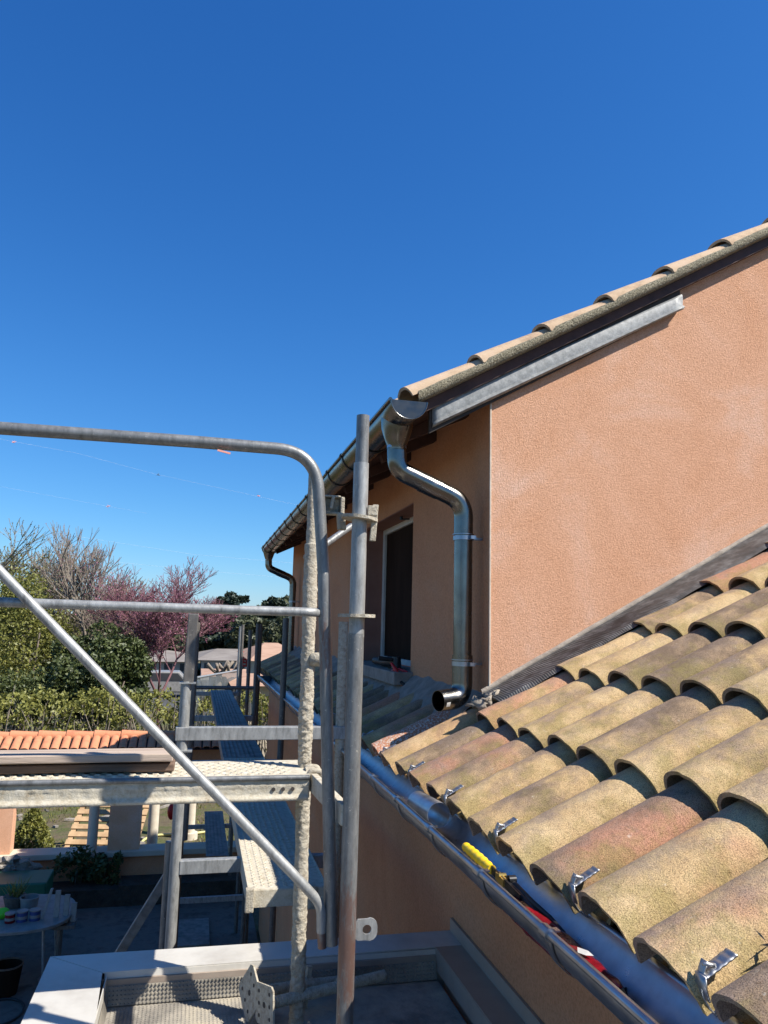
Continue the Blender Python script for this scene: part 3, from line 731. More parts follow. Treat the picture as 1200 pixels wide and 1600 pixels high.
# ledger head hanging off the top rail side
c = at(515, 788, 1, 2.18)
m = MB(); m.box(c.x-.032, c.x+.032, 2.17, 2.20, c.z+.020, c.z+.026); m.box(c.x-.032, c.x+.032, 2.17, 2.20, c.z-.030, c.z-.022); m.box(c.x-.032, c.x-.024, 2.17, 2.20, c.z-.022, c.z+.02)
m.box(c.x-.024, c.x+.030, 2.190, 2.196, c.z-.022, c.z+.02); m.box(c.x+.030, c.x+.042, 2.165, 2.20, c.z-.03, c.z+.022)
m.obox((c.x+.034, 2.17, c.z-.05), (1, 0, 0), (0, 1, 0), (-.1, 0, 1), .012, .01, .025); m.obox((c.x+.006, 2.172, c.z+.004), (1, 0, 0), (0, 1, 0), (.2, 0, 1), .005, .006, .02)
m.build('ledger_head', 'mortar', scf, bevel=.003)
# eye plate low on the post
ez = at(570, 1452, 1, P1[1]).z; m = MB(); n = 20; cx_ = P1[0]+.052; vs = []; fs = []
for yy in (-.003, .003):
    for k in range(n):
        a_ = 2*math.pi*k/n; vs.append((cx_+.012*math.cos(a_), P1[1]+yy, ez+.012*math.sin(a_)))
    for k in range(n):
        a_ = 2*math.pi*k/n; c0, s0 = math.cos(a_), math.sin(a_); q = .026/max(abs(c0), abs(s0)) if c0 < .3 else min(.028/max(abs(c0), abs(s0)), .031)
        vs.append((cx_+q*c0-(.0 if c0 > 0 else .006), P1[1]+yy, ez+q*s0))
for k in range(n):
    k2 = (k+1) % n; fs += [(k, k2, n+k2, n+k), (2*n+k, 3*n+k, 3*n+k2, 2*n+k2), (k, 2*n+k, 2*n+k2, k2), (n+k, n+k2, 3*n+k2, 3*n+k)]
m.add(vs, fs); m.build('eye_plate', 'galv_light', post)
# crusted post
P3 = (.418, 2.66)
pa = at(490, 735, 1, P3[1]); pb = at(463, 1600, 1, P3[1])
n = 640; pts = [Vector((pa.x+(pb.x-pa.x)*i/n, P3[1], pa.z+(ZFL-pa.z)*i/n)) for i in range(n+1)]
rad = []
for p in pts:
    r_ = .0232+.0035*noise.noise(Vector((p.z*5, 5, 0)))+.0015*noise.noise(Vector((p.z*21, 9, 0)))
    if p.z > .28: r_ = .0175
    if p.z > pa.z-.03: r_ = .0165
    rad.append(r_)
m = MB(); m.tube(pts, rad, 40, disp=crust(3, .0072, -2, .33)); p3 = m.build('crusted_post', 'mortar', scf, smooth='all')
zc = at(480, 1030, 1, P3[1]).z; m = MB()
m.tube([(P3[0]-.04, P3[1]-.01, zc), (P3[0]-.0, P3[1]-.01, zc), (P3[0]+.03, P3[1]-.01, zc)], .024, 14, disp=crust(8, .008)); m.build('coupler', 'mortar', p3, smooth='all')
zc = at(475, 855, 1, P3[1]).z; m = MB(); m.box(P3[0]-.055, P3[0]-.02, P3[1]-.012, P3[1]+.012, zc-.03, zc+.015); m.build('coupler', 'mortar', p3, bevel=.006)
# slanted brace behind the posts towards the house
m = MB(); m.tube([at(478, 872, 1, 2.72), at(549, 822, 1, 2.9)], .013, 12); m.build('thin_brace', 'galv', scf, smooth=True)
# guard rail frame (bent tube)
YG = 2.15
pth = smooth_path([(-1.7, YG, at(0, 670, 1, YG).z-.006), tuple(at(300, 690, 1, YG)), tuple(at(494, 706, 1, YG)), tuple(at(506, 900, 1, YG)), tuple(at(518, 1476, 1, YG))], [.02, .115, .02], 14)
pth[0] = pth[1]+(pth[0]-pth[1])
m = MB(); m.tube(pth, .0172, 22, hollow=.003); gr = m.build('guard_rail', 'galv_rust_rail', scf, smooth=True)
a0 = at(0, 941, 1, YG); a1 = at(499, 957, 1, YG); a0 = a0+(a0-a1)*2.0
m = MB(); m.tube([a0+(a1-a0)*i/60 for i in range(61)], .0125, 18, disp=crust(12, .0016)); m.build('mid_rail', 'galv_light', gr, smooth='all')
q0 = at(0, 893, 1, YG-.02); q1 = at(468, 1376, 1, YG-.02); q2 = at(502, 1420, 1, YG-.01); q3 = at(502, 1456, 1, YG); q0 = q0+(q0-q1)*.8
m = MB(); m.tube(smooth_path([q0, q1, q2+Vector((.0, 0, .01)), q3], [.03, .03], 8), .0128, 18); m.build('diagonal_brace', 'galv_light', gr, smooth=True)
m = MB(); m.cyl(q3, q3-Vector((-.004, 0, .04)), .0115, 14); m.build('brace_stub', 'galv_rust', gr, smooth=True)
m = MB(); e = at(350, 706, 1, YG-.02); m.obox(e, (1, 0, -.2), (0, 1, 0), (.2, 0, 1), .018, .002, .0025); m.build('tape_scrap', 'pink_tape', gr)
# perforated steel deck
def steel_deck(name, parent, o_, ax, ay, L, W, H, mat, slots=True, sp=(.034, .028), rail=True, bumph=.004):
    """deck with its top corner at o_, running L along ax and W along ay"""
    o_, ax, ay = Vector(o_), Vector(ax).normalized(), Vector(ay).normalized(); az = Vector((0, 0, 1))
    m = MB(); m.obox(o_+ax*L/2+ay*W/2-az*.0015, ax, ay, az, L/2, W/2-.004, .0015)
    d = m.build(name, mat, parent)
    if slots:
        m = MB(); vs, fs = [], []; nx, ny = int((L-.06)/sp[0]), int((W-.05)/sp[1])
        for j in range(ny):
            for i in range(nx):
                c = o_+ax*(.035+sp[0]*(i+(.5 if j % 2 else 0)))+ay*(.03+sp[1]*j); k0 = len(vs)
                l2, w2 = sp[0]*.36, sp[1]*.30
                for s_, zz_ in ((1, 0), (.62, bumph)):
                    for k in range(8):
                        a_ = math.pi*k/4; vs.append(c+ax*l2*s_*math.cos(a_)+ay*w2*s_*math.sin(a_)+az*zz_)
                for k in range(6):
                    a_ = math.pi*k/3; vs.append(c+ax*l2*.36*math.cos(a_)+ay*w2*.36*math.sin(a_)+az*.0008)
                fs += [(k0+k, k0+(k+1) % 8, k0+8+(k+1) % 8, k0+8+k) for k in range(8)]
                fs += [(k0+8, k0+9, k0+16), (k0+9, k0+10, k0+17, k0+16), (k0+10, k0+11, k0+18, k0+17), (k0+11, k0+12, k0+19, k0+18), (k0+12, k0+13, k0+19), (k0+13, k0+14, k0+20, k0+19), (k0+14, k0+15, k0+21, k0+20), (k0+15, k0+8, k0+16, k0+21), tuple(range(k0+16, k0+22))]
        m.add(vs, fs); m.build('tread_pattern', mat, d)
    return d
DZ = -.47
D0 = Vector((-1.75, 2.515, DZ))
dk = steel_deck('deck', scf, (-1.75, 2.515, DZ), (1, 0, 0), (0, 1, 0), 2.125, .285, .07, 'deck_mortar')
m = MB(); m.tube([(x, 2.512, DZ-.006) for x in (-1.75, -.7, .372)], .0085, 12); m.build('deck_lip', 'galv', dk, smooth=True)
rows = []
for i in range(213):
    x = -1.75+i*.01; q = .0022*noise.noise(Vector((x*40, 0, 0)))
    rows.append([(x, 2.514+.0035*noise.noise(Vector((x*45, z*60, 2)))*(1 if z > DZ-.06 else .4)+dy, z) for z, dy in ((DZ-.012, 0), (DZ-.02, 0), (DZ-.028, -.003), (DZ-.036, 0), (DZ-.044, 0), (DZ-.052, 0), (DZ-.06, 0), (DZ-.064, -.006), (DZ-.075, -.007), (DZ-.078, .01))])
m = MB(); m.strip(rows); m.build('deck_side', 'deck_mortar', dk, smooth='all')
m = MB(); m.box(-1.75, .37, 2.79, 2.80, DZ-.07, DZ-.002); m.box(.369, .374, 2.52, 2.79, DZ-.07, DZ-.003); m.build('deck_flange', 'deck_mortar', dk)
m = MB()
for y in (2.545, 2.62): m.tube(smooth_path([(.372, y, DZ-.03), (.378, y, DZ+.008), (.415, y, DZ+.006), (.42, y, DZ-.03)], .012, 5), .009, 10)
m.tube([(.37, 2.60, DZ-.02), (.402, 2.60, DZ-.02)], .03, 16); m.build('deck_hook', 'mortar', dk, smooth=True)
m = MB()
for x in (.26, .29, .32): m.cyl((x, 2.509, DZ-.04), (x, 2.513, DZ-.04), .006, 10)
m.build('deck_hole', 'dark_board', dk)
# transom between the two posts
m = MB(); m.obox(((.392+P1[0]-.02)/2, (2.60+P1[1])/2, DZ-.028), (P1[0]-.012-.392, P1[1]-2.60, 0), (0, 0, 1), (1, .06, 0), .25, .028, .011); m.build('transom', 'deck_mortar', scf, bevel=.003)
# timber planks lying on the deck
for i, (zz_, y0, y1, xr, mt, nm, lb) in enumerate(((DZ+.008, 2.575, 2.69, at(272, 1206, 1, 2.575).x, 'wood_dark', 'wood_plank', 'dark weathered wooden plank lying directly on the steel deck, lower of the two'),
                                           (DZ+.040, 2.555, 2.675, at(270, 1190, 1, 2.555).x, 'wood_plank', 'wood_plank', 'grey weathered wooden plank lying on top of the darker plank on the deck'))):
    m = MB(); rows = []; th_ = .024; n = 40
    for k in range(n+1):
        x = -1.65+(xr+1.65)*k/n; w_ = .003*noise.noise(Vector((x*3, i*4, 0))); bz = .004*noise.noise(Vector((x*2.2, i*3+1, 0)))
        rows.append([(x, y0+w_, zz_+bz), (x, y1+w_, zz_+bz), (x, y1+w_, zz_+th_+bz), (x, y0+w_, zz_+th_+bz)])
    vs = [p for r_ in rows for p in r_]; fs = [(k*4+j, k*4+(j+1) % 4, (k+1)*4+(j+1) % 4, (k+1)*4+j) for k in range(n) for j in range(4)]+[(3, 2, 1, 0), (n*4, n*4+1, n*4+2, n*4+3)]
    m.add(vs, fs); o = m.build(nm, mt, None, bevel=.004); tag(o, lb, 'plank', 'wooden planks on the scaffold deck')

# --- second scaffold running along the house
sc2 = thing('scaffold', 'long run of scaffold frames and narrow steel walkways standing along the house wall', 'scaffold', (.3, 6, GZ))
XO, XI = -.036, .705
frames = [3.80, 6.4, 9.4, 12.6]
for i, y in enumerate(frames):
    ztops = [(-.275, .0), (.05, .05), (-.02, .0), (-.1, -.02)][i]
    m = MB(); m.tube([(XO, y, GZ+.02), (XO, y, -1), (XO, y, ztops[0])], .0245, 16); m.build('post', 'galv_light' if i == 0 else 'galv_dark', sc2, smooth=True)
    if i == 0:
        m = MB(); m.obox((XO+.012, y, -.12), (1, 0, 0), (0, 1, 0), (.02, 0, 1), .024, .02, .16); m.build('toe_post', 'galv_dark', sc2, bevel=.004)  # upper post seen backlit, that darkness put into its colour
        m = MB(); m.box(XO-.03, XO+.045, y-.03, y+.03, -.285, -.279); m.build('collar', 'galv_light', sc2)
        m = MB(); m.box(XO-.05, XO+.045, y-.035, y+.03, -.592, -.585); m.build('collar', 'galv_light', sc2)
        m = MB(); m.tube([(XO-.03, y+.05, GZ), (XO-.03, y+.05, -1.0)], .02, 12); m.build('post', 'galv', sc2, smooth=True)
        m = MB(); m.tube([(XO+.03, y+.45, -1.1), (XO+.03, y+.45, .0)], .02, 12); m.build('post', 'galv_dark', sc2, smooth=True)
    m = MB(); m.tube([(XI-.01, y, GZ+.02), (XI, y, -1), (XI, y, ztops[1]+(.02 if i == 0 else 0))], .0245, 16); m.build('post', 'mortar' if i == 0 else 'galv_dark', sc2, smooth=True)
    for z in (-.512, -1.10, -3.08):
        if i > 0 and z == -.512: continue
        m = MB(); m.box(XO-.035 if z == -.512 else XO+.02, XI+.02, y-.02-(.008 if z == -.512 else 0), y+.02, z-.03, z+.03); m.build('transom', 'galv_light', sc2, bevel=.003)
for i in range(3):
    y0, y1 = [(3.28, 6.38), (6.40, 9.38), (9.40, 12.7)][i]
    d = steel_deck('walkway', sc2, (.258, y0, -1.05), (0, 1, 0), (1, 0, 0), y1-y0, .315, .07, 'deck_mortar' if i == 0 else 'deck_blue', True, (.036, .03) if i == 0 else (.05, .036), bumph=.004)
    m = MB()
    for x in (.256, .568): m.box(x, x+.006, y0, y1, -1.125, -1.045)
    m.box(.262, .568, y0-.004, y0+.002, -1.115, -1.052); m.build('walkway_side', 'deck_mortar' if i == 0 else 'deck_blue', d)
    if i == 0:
        for x in (.25, .50): m = MB(); m.box(x-.004, x+.03, y0-.02, y0+.01, -1.13, -1.04); m.build('walkway_hook', 'mortar', d, bevel=.004)
d = steel_deck('walkway', sc2, (.28, 10.9, -3.04), (0, 1, 0), (1, 0, 0), 2.5, .30, .07, 'deck_blue', True, (.07, .05))
# leaning access plank of perforated steel
lp0, lp1 = at(190, 1478, 1, 4.6), at(268, 1352, 1, 4.6)
dd = (lp1-lp0).normalized(); lp0 = lp0-dd*1.9; lp1 = lp1+dd*.05; nn_ = dd.cross(Vector((0, 1, 0))).normalized()
m = MB(); m.obox((lp0+lp1)/2, dd, (0, 1, 0), nn_, (lp1-lp0).length/2, .10, .002)
m.obox((lp0+lp1)/2+Vector((0, -.1, 0))+nn_*.0, dd, (0, 1, 0), nn_, (lp1-lp0).length/2, .002, .022)
for i in range(44):
    for j in range(5): m.obox(lp0+(lp1-lp0)*((i+.5)/44)+Vector((0, -.104, 0))+nn_*(-.016+j*.008), dd, (0, 1, 0), nn_, .007, .0012, .002)
m.build('stair_plank', 'deck_blue', sc2)
# far slim posts: sunlight and shade put into paler and darker tube colours
for (x, y, zt, mt) in ((.685, 12.85, -.055, 'galv_light'), (.73, 11.1, -.09, 'galv_dark'), (.745, 9.55, .0, 'galv_dark')):
    m = MB(); m.tube([(x, y, GZ+.02), (x, y, zt)], .026, 12); m.build('post', mt, sc2, smooth=True)
for z in (-.75, -1.3): 
    m = MB(); m.tube([(XO, 9.4, z), (XI, 9.4, z)], .022, 10); m.build('rail', 'galv_dark', sc2, smooth=True)
m = MB(); m.cyl((XO, 3.85, -2.3), (XO, 6.35, -2.3), .02); m.cyl((XI-.1, 6.38, -3.3), (XO, 6.38, -3.3), .02); m.build('brace', 'galv_dark', sc2, smooth=True)

# ================================================================= THINGS IN THE GUTTER AND ON THE SILL
c = Vector((LGX, 0, LGZ-LGR))
m = MB(); p0 = at(655, 1262, 0, .80); p0 = Vector((.790, 2.72, LGZ-.012)); m.tube([p0, p0+Vector((.014, -.20, .004))], .040, 24, hollow=.0015)
tag(m.build('pipe_offcut', 'zinc_pipe', None, smooth=True), 'short grey metal pipe offcut lying inside the lower gutter', 'pipe')
def along(pts, s): return pts
kn = thing('hand_tool', 'slim tool with a bright yellow plastic handle lying in the lower gutter', 'hand tool', (.76, 2.0, -.62))
ka = Vector((.758, 2.13, -.597)); kb = Vector((.768, 1.955, -.607)); kc = Vector((.778, 1.80, -.628))
m = MB(); n = 24
m.tube([ka+(kb-ka)*i/n for i in range(n+1)], [.0105+.003*math.sin(i/n*math.pi*.9+.2)+(.0016*math.sin(i*1.6)) for i in range(n+1)], 14); m.build('handle', 'yellow_plastic', kn, smooth=True)
m = MB(); m.obox((kb+kc)/2, kc-kb, (0, 0, 1), (1, 0, 0), .08, .010, .002); m.build('blade', 'black_metal', kn)
m = MB(); q = kb+(kc-kb)*.35; m.obox(q, kc-kb, (0, 0, 1), (1, 0, 0), .022, .009, .006); m.cyl(q+Vector((-.008, 0, .01)), q+Vector((.012, 0, .01)), .005, 8); m.build('ferrule', 'brass', kn)
pl = thing('hand_tool', 'black jointed tool lying between the yellow handle and the red bundle in the gutter', 'hand tool', (.79, 1.8, -.64))
m = MB(); m.tube([(.785, 1.93, -.612), (.793, 1.86, -.618), (.797, 1.78, -.628), (.806, 1.70, -.636), (.812, 1.64, -.646)], [.006, .008, .0075, .006, .003], 10); m.build('arm', 'black_rubber', pl, smooth=True)
m = MB(); m.tube([(.778, 1.90, -.615), (.786, 1.83, -.626), (.793, 1.72, -.640)], [.006, .009, .004], 10); m.cyl((.782, 1.88, -.61), (.80, 1.88, -.61), .011, 12); m.build('jaw', 'black_metal', pl, smooth=True)
rb = MB(); rows = []
n = 46
for i in range(n+1):
    q = i/n; y = 1.86-.50*q; w_ = .020+.012*math.sin(q*math.pi)**.6; cx_ = .764+.012*q
    rows.append([(cx_+w_*math.cos(a_)+.003*noise.noise(Vector((y*40, a_, 0))), y, LGZ-.050+.022*math.sin(a_)*(.5+math.sin(q*math.pi)**.4*.6)+.005*noise.noise(Vector((y*25, a_*2, 4)))+.012*math.cos(a_)*0) for a_ in [2*math.pi*k/14 for k in range(15)]])
rb.strip(rows); tag(rb.build('red_bundle', 'red_dark', None, smooth='all'), 'long shiny dark red plastic bundle lying along the lower gutter', 'plastic bundle')
m = MB(); m.add([(.770, 1.50, LGZ-.022), (.780, 1.475, LGZ-.020), (.782, 1.455, LGZ-.022), (.770, 1.465, LGZ-.024), (.763, 1.485, LGZ-.026)], [(0, 1, 2, 3, 4)])
m.build('label_tag', 'frame_white', bpy.data.objects['red_bundle'])
m = MB(); m.tube([(.775, 1.36, LGZ-.045), (.785, 1.34, LGZ-.05), (.79, 1.355, LGZ-.04), (.778, 1.37, LGZ-.05)], .004, 8)
tag(m.build('metal_chain', 'black_metal', None, smooth=True), 'small dark curled link of chain at the near end of the red bundle', 'chain')
# grinder and red tool on the sill
sz = wz0+.028
gd = thing('angle_grinder', 'dark angle grinder resting on the stone window sill', 'power tool', (XF-.02, 5.0, sz))
gp = [Vector((XF-.06, 5.42, sz+.035)), Vector((XF-.04, 5.22, sz+.035)), Vector((XF-.03, 5.08, sz+.045)), Vector((XF-.02, 4.96, sz+.05))]
m = MB(); m.tube([gp[0]+(gp[1]-gp[0])*k for k in (0, .3, .6, 1)]+[gp[2], gp[3]], [.024, .028, .024, .03, .034, .03], 14); m.build('body', 'black_rubber', gd, smooth=True)
m = MB(); m.tube([gp[3]+Vector((0, 0, -.048)), gp[3]+Vector((0, 0, .03))], [.034, .028], 14); m.build('gear_head', 'black_metal', gd, smooth=True)
m = MB(); m.tube([gp[3]+Vector((0, 0, -.046)), gp[3]+Vector((0, 0, -.043))], .058, 24); m.build('disc', 'black_metal', gd)
m = MB(); m.tube([gp[3]+Vector((-.03, 0, .01)), gp[3]+Vector((-.12, 0.01, .02))], [.012, .016], 12); m.build('side_handle', 'black_rubber', gd, smooth=True)
rt = thing('red_clamp', 'small red clamp at the near corner of the window sill', 'clamp', (XF-.03, 4.7, sz-.03))
m = MB(); m.tube([(XF-.11, 4.74, sz+.05), (XF-.09, 4.70, sz+.01), (XF-.07, 4.66, sz-.05), (XF-.05, 4.64, sz-.09)], [.008, .012, .016, .012], 8); m.tube([(XF-.09, 4.80, sz+.0), (XF-.07, 4.70, sz+.015), (XF-.03, 4.655, sz+.0)], .008, 8); m.build('jaw', 'red_plastic', rt, smooth=True)
m = MB(); m.tube([(XF-.1, 4.70, sz-.03), (XF-.06, 4.60, sz-.075)], .010, 8); m.build('grip', 'black_rubber', rt, smooth=True)
m = MB(); rp = random.Random(4)
for i in range(10):
    c = Vector((X0+.15+rp.uniform(-.05, .06), 1.20+rp.uniform(-.02, .015), zr(X0+.15, .06)+rp.uniform(-.01, .018)))
    d1 = Vector((rp.uniform(-1, 1), rp.uniform(-.4, .4), rp.uniform(-.2, 1))).normalized(); d2 = d1.cross(Vector((rp.uniform(-1, 1), 1, rp.uniform(-1, 1)))).normalized()
    a_, b_ = rp.uniform(.012, .022), .004
    m.add([c-d1*a_, c+d2*b_, c+d1*a_, c-d2*b_], [(0, 1, 2, 3)])
tag(m.build('dry_leaves', 'shutter_dark', None), 'few brown dry leaves caught between two large roof tiles at the right edge', 'dry leaves')
# ================================================================= COURTYARD
pg = thing('portico_wall', 'low pink rendered garden wall with pillars carrying a narrow terracotta tiled roof', 'garden wall', (-1, 12.9, GZ))
YP = 12.9
m = MB(); m.box(-9, 1.0, YP-.06, YP+.16, GZ, -3.52); m.build('wall', 'stucco_shaded', pg)
m = MB(); m.box(-9, 1.0, YP-.14, YP+.24, -3.52, -3.44); m.build('wall_cap', 'cream_wall', pg, bevel=.01)
for x0, x1 in ((-3.3, -2.49), (-1.13, -.67)):
    m = MB(); m.box(x0, x1, YP-.05, YP+.2, -3.44, -2.2); m.build('pillar', 'stucco', pg)
m = MB(); m.box(-9, 1.0, YP-.08, YP+.22, -2.2, -1.95); m.build('beam', 'stucco_shaded', pg)
m = MB()
r5 = random.Random(9)
for k in range(72):
    x = -9.0+k*.138
    for sgn in (-1, 1):
        tile(m, (x, YP+.07+sgn*.36, -1.94), R(27), .42, .12, .035, .11, .03, .01, (r5.random(), .5, 0), n=6, nl=1, seed=k, side=Vector((1, 0, 0)), up=Vector((0, -sgn, 0)))
m.build('roof_tiles', 'clay', pg, smooth=True)
m = MB()
for k in range(25):
    x = -9.05+k*.40; m.tube([(x, YP+.07, -1.77), (x+.41, YP+.07, -1.782)], [.085, .072], 12)
m.build('ridge_tiles', 'clay', pg, smooth=True)
m = MB(); m.prism([(YP-.27, -1.95), (YP+.41, -1.95), (YP+.07, -1.78)], 0, -9, .98); m.build('roof_core', 'dark_board', pg)
m = MB(); m.cyl((-1.365, YP+.05, -3.44), (-1.365, YP+.05, -2.2), .075, 16); m.build('pillar', 'cream_post', pg, smooth=True)
m = MB(); m.box(-.9, .98, 12.35, 12.82, GZ+.0, GZ+.3); m.box(-2.2, -.9, 12.35, 12.82, GZ+.0, GZ+.26); o = m.build('planting_bed', 'soil', None); tag(o, 'dark earth planting bed running along the foot of the pink garden wall', 'flower bed')
# garden posts
for nm, x, y, lab in (('garden_post', -.55, 14.6, 'round cream garden post standing left of the other behind the low wall'), ('garden_post', .085, 15.9, 'round cream garden post with a wider foot, the one farther right')):
    th = thing(nm, lab, 'post', (x, y, GZ), 'round garden posts'); m = MB(); m.cyl((x, y, GZ), (x, y, -2.1), .09, 14); m.build('shaft', 'cream_post', th, smooth=True)
    m = MB(); m.cyl((x, y, GZ), (x, y, GZ+.12), .15, 14); m.build('foot', 'cream_post', th, smooth=True)
# pallet leaning back
pt = thing('wooden_pallet', 'pale slatted wooden pallet leaning in the sunny garden beyond the wall', 'pallet', (-1.75, 15.0, GZ))
pu = Vector((.16, .75, .62)).normalized(); px_ = Vector((1, 0, -.05))
base = Vector((-2.05, 14.5, GZ+.08))
m = MB()
for k in range(9): m.obox(base+px_*.6+pu*(.06+k*.155), px_, pu, px_.cross(pu), .60, .048, .011)
m.build('slats', 'pallet_wood', pt)
m = MB()
for q in (.05, .6, 1.15): m.obox(base+px_*q+pu*.66+px_.cross(pu)*(-.055), px_, pu, px_.cross(pu), .04, .70, .042)
m.build('bearers', 'pallet_wood', pt)
# yellow hose
m = MB(); hp_ = [at(x, y, 2, GZ+.03) for x, y in ((218, 1322), (224, 1312), (240, 1305), (262, 1304), (290, 1304), (320, 1300))]
m.tube(smooth_path(hp_, .4, 5), .025, 8); tag(m.build('garden_hose', 'hose_yellow', None, smooth=True), 'pale yellow garden hose curving over the grass beyond the wall', 'hose')
# red float near post
m = MB(); c = at(268, 1268, 1, 14.0); m.blob(c, .07, .07, .13, 8, 12, .05); tag(m.build('red_ball', 'red_plastic', None, smooth='all'), 'small red round object hanging behind the scaffold post', 'ball')
# rocks
rk = random.Random(5)
for i, (x, y, lab) in enumerate(((12, 1352, 'rough grey rock at the foot of the wall, the left one'), (34, 1356, 'rough grey rock at the foot of the wall, next to the green tub'))):
    c = at(x, y, 1, 12.4); m = MB(); m.blob(c, .2, .15, .12, 8, 12, .5, i*3); tag(m.build('rock', 'rock', None), lab, 'rock', 'rocks by the wall')
m = MB(); m.box(*sorted((at(-60, 1380, 1, 11.9).x, at(78, 1380, 1, 11.9).x)), 11.6, 12.2, GZ+.02, GZ+.62); m.build('green_tub', 'green_plastic', None, bevel=.02)
o = bpy.data.objects['green_tub']; tag(o, 'dark green plastic tub standing in the shaded courtyard', 'tub')
# table
TZ = -3.40
tc = at(35, 1425, 2, TZ)
tb = thing('table', 'white oval plastic table with thin legs in the shaded courtyard', 'table', (tc.x, tc.y, GZ))
m = MB(); n = 36; tx, ty = .72, .62; tcx, tcy = tc.x-.15, tc.y+.0
ov = [(tcx+tx*math.copysign(abs(math.cos(2*math.pi*k/n))**.7, math.cos(2*math.pi*k/n)), tcy+ty*math.copysign(abs(math.sin(2*math.pi*k/n))**.7, math.sin(2*math.pi*k/n))) for k in range(n)]
m.prism(ov, 2, TZ-.035, TZ); m.build('tabletop', 'table_white', tb, bevel=.006)
for sx, sy in ((-1, -1), (1, -1), (1, 1), (-1, 1)):
    m = MB(); m.cyl((tcx+sx*.45, tcy+sy*.38, TZ-.03), (tcx+sx*.5, tcy+sy*.42, GZ+.02), .014, 8); m.build('leg', 'galv_light', tb, smooth=True)
def can(x, y, r, h, mat, lab, nm='paint_tin', lid='white_plastic'):
    p = at(x, y, 2, TZ+.001); th = thing(nm, lab, 'tin', tuple(p), 'paint tins on the courtyard table')
    m = MB(); m.cyl(p, p+Vector((0, 0, h)), r, 18); m.build('body', mat, th, smooth=True)
    m = MB(); m.tube([p+Vector((0, 0, h)), p+Vector((0, 0, h+.012))], r+.004, 18); m.build('rim', lid, th, smooth=True)
    m = MB(); m.tube([p+Vector((0, 0, h*.3)), p+Vector((0, 0, h*.62))], r+.001, 18, caps=False); m.build('band', lid, th, smooth=True)
can(15, 1441, .055, .09, 'red_dark', 'dark red paint tin at the left near edge of the white table')
can(34, 1439, .06, .10, 'blue_can', 'navy paint tin in the middle of the front row on the white table')
can(54, 1437, .06, .10, 'blue_can', 'navy paint tin at the right end of the front row on the white table')
p = at(45, 1420, 2, TZ+.001); th = thing('white_bucket', 'white bucket standing behind the paint tins on the table', 'bucket', tuple(p)); m = MB(); m.tube([p, p+Vector((0, 0, .13))], [.09, .105], 18, hollow=.004); m.build('body', 'white_plastic', th, smooth=True)
m = MB(); m.tube([p+Vector((0, 0, .125)), p+Vector((0, 0, .137))], .11, 18, hollow=.01); m.build('rim', 'white_plastic', th, smooth=True)
p = at(2, 1434, 2, TZ+.001); m = MB(); m.blob(p+Vector((0, 0, .05)), .09, .08, .06, 8, 12, .1); tag(m.build('green_bowl', 'lime_plastic', None, smooth='all'), 'bright lime green plastic item at the left edge of the table', 'bowl')
p = at(22, 1416, 2, TZ+.001); th = thing('potted_plant', 'potted spiky leaved plant at the back of the white table', 'plant', tuple(p)); m = MB(); m.tube([p, p+Vector((0, 0, .12))], [.10, .13], 16); m.build('pot', 'bark', th, smooth=True)
def blades(m, c, n_, L, rnd, w_=.008, spread=.7):
    for i in range(n_):
        a_ = rnd.uniform(0, 2*math.pi); d = Vector((math.cos(a_)*spread, math.sin(a_)*spread, 1)).normalized(); s_ = Vector((-math.sin(a_), math.cos(a_), 0))*w_; l_ = L*rnd.uniform(.5, 1)
        b0 = Vector(c)+Vector((rnd.uniform(-.08, .08), rnd.uniform(-.08, .08), 0)); mid_ = b0+d*l_*.6; tip = b0+d*l_+Vector((0, 0, -.25*l_*rnd.random()))
        m.add([b0-s_, b0+s_, mid_+s_*.7, mid_-s_*.7, tip], [(0, 1, 2, 3), (3, 2, 4)])
m = MB(); blades(m, p+Vector((0, 0, .12)), 40, .3, random.Random(1)); m.build('foliage', 'leaf_olive', th)
# white boards leaning on the table end
bx = at(96, 1432, 1, 10.1)
for i, (dx, hgt, lab) in enumerate(((-.17, .40, 'narrow white board leaning at the table end, leftmost and slanting'), (-.055, .36, 'white board standing at the table end, second from the left'), (.045, .30, 'white board standing at the table end, third from the left'), (.125, .20, 'shortest white board at the table end, rightmost'))):
    m = MB(); m.obox((bx.x+dx, 10.05+.03*i, TZ+.02+hgt/2-.10), (1, 0, 0), (0, 1, 0), (.25 if i == 0 else .0, .15, 1), .03 if i else .015, .012, hgt/2)
    tag(m.build('white_board', 'white_plastic', None, bevel=.003), lab, 'board', 'white boards at the end of the table')
m = MB(); m.box(bx.x-.08, bx.x+.16, 10.0, 10.22, TZ-.12, TZ-.08); m.cyl((bx.x, 10.1, GZ+.02), (bx.x, 10.1, TZ-.12), .03, 8); m.cyl((bx.x, 10.1, GZ+.02), (bx.x, 10.1, GZ+.04), .2, 12)
tag(m.build('stand', 'galv_dark', None), 'dark single leg stand carrying the white boards beside the table', 'stand')
p = at(8, 1552, 2, GZ+.03); th = thing('bucket', 'dark brown bucket on the shaded courtyard floor left of the terrace corner', 'bucket', tuple(p)); m = MB(); m.tube([p, p+Vector((0, 0, .30))], [.12, .16], 20, hollow=.006); m.build('body', 'shutter_dark', th, smooth=True)
m = MB(); m.tube([p+Vector((0, 0, .29)), p+Vector((0, 0, .305))], .165, 20, hollow=.012); m.build('rim', 'wood_dark', th, smooth=True)
p = at(-4, 1582, 2, GZ+.035); m = MB(); m.tube([p+Vector((.25*math.cos(a_), .3*math.sin(a_), 0)) for a_ in [2*math.pi*k/30 for k in range(31)]], .012, 8); tag(m.build('black_cable', 'black_rubber', None, smooth=True), 'coil of thin black cable on the courtyard floor below the bucket', 'cable')
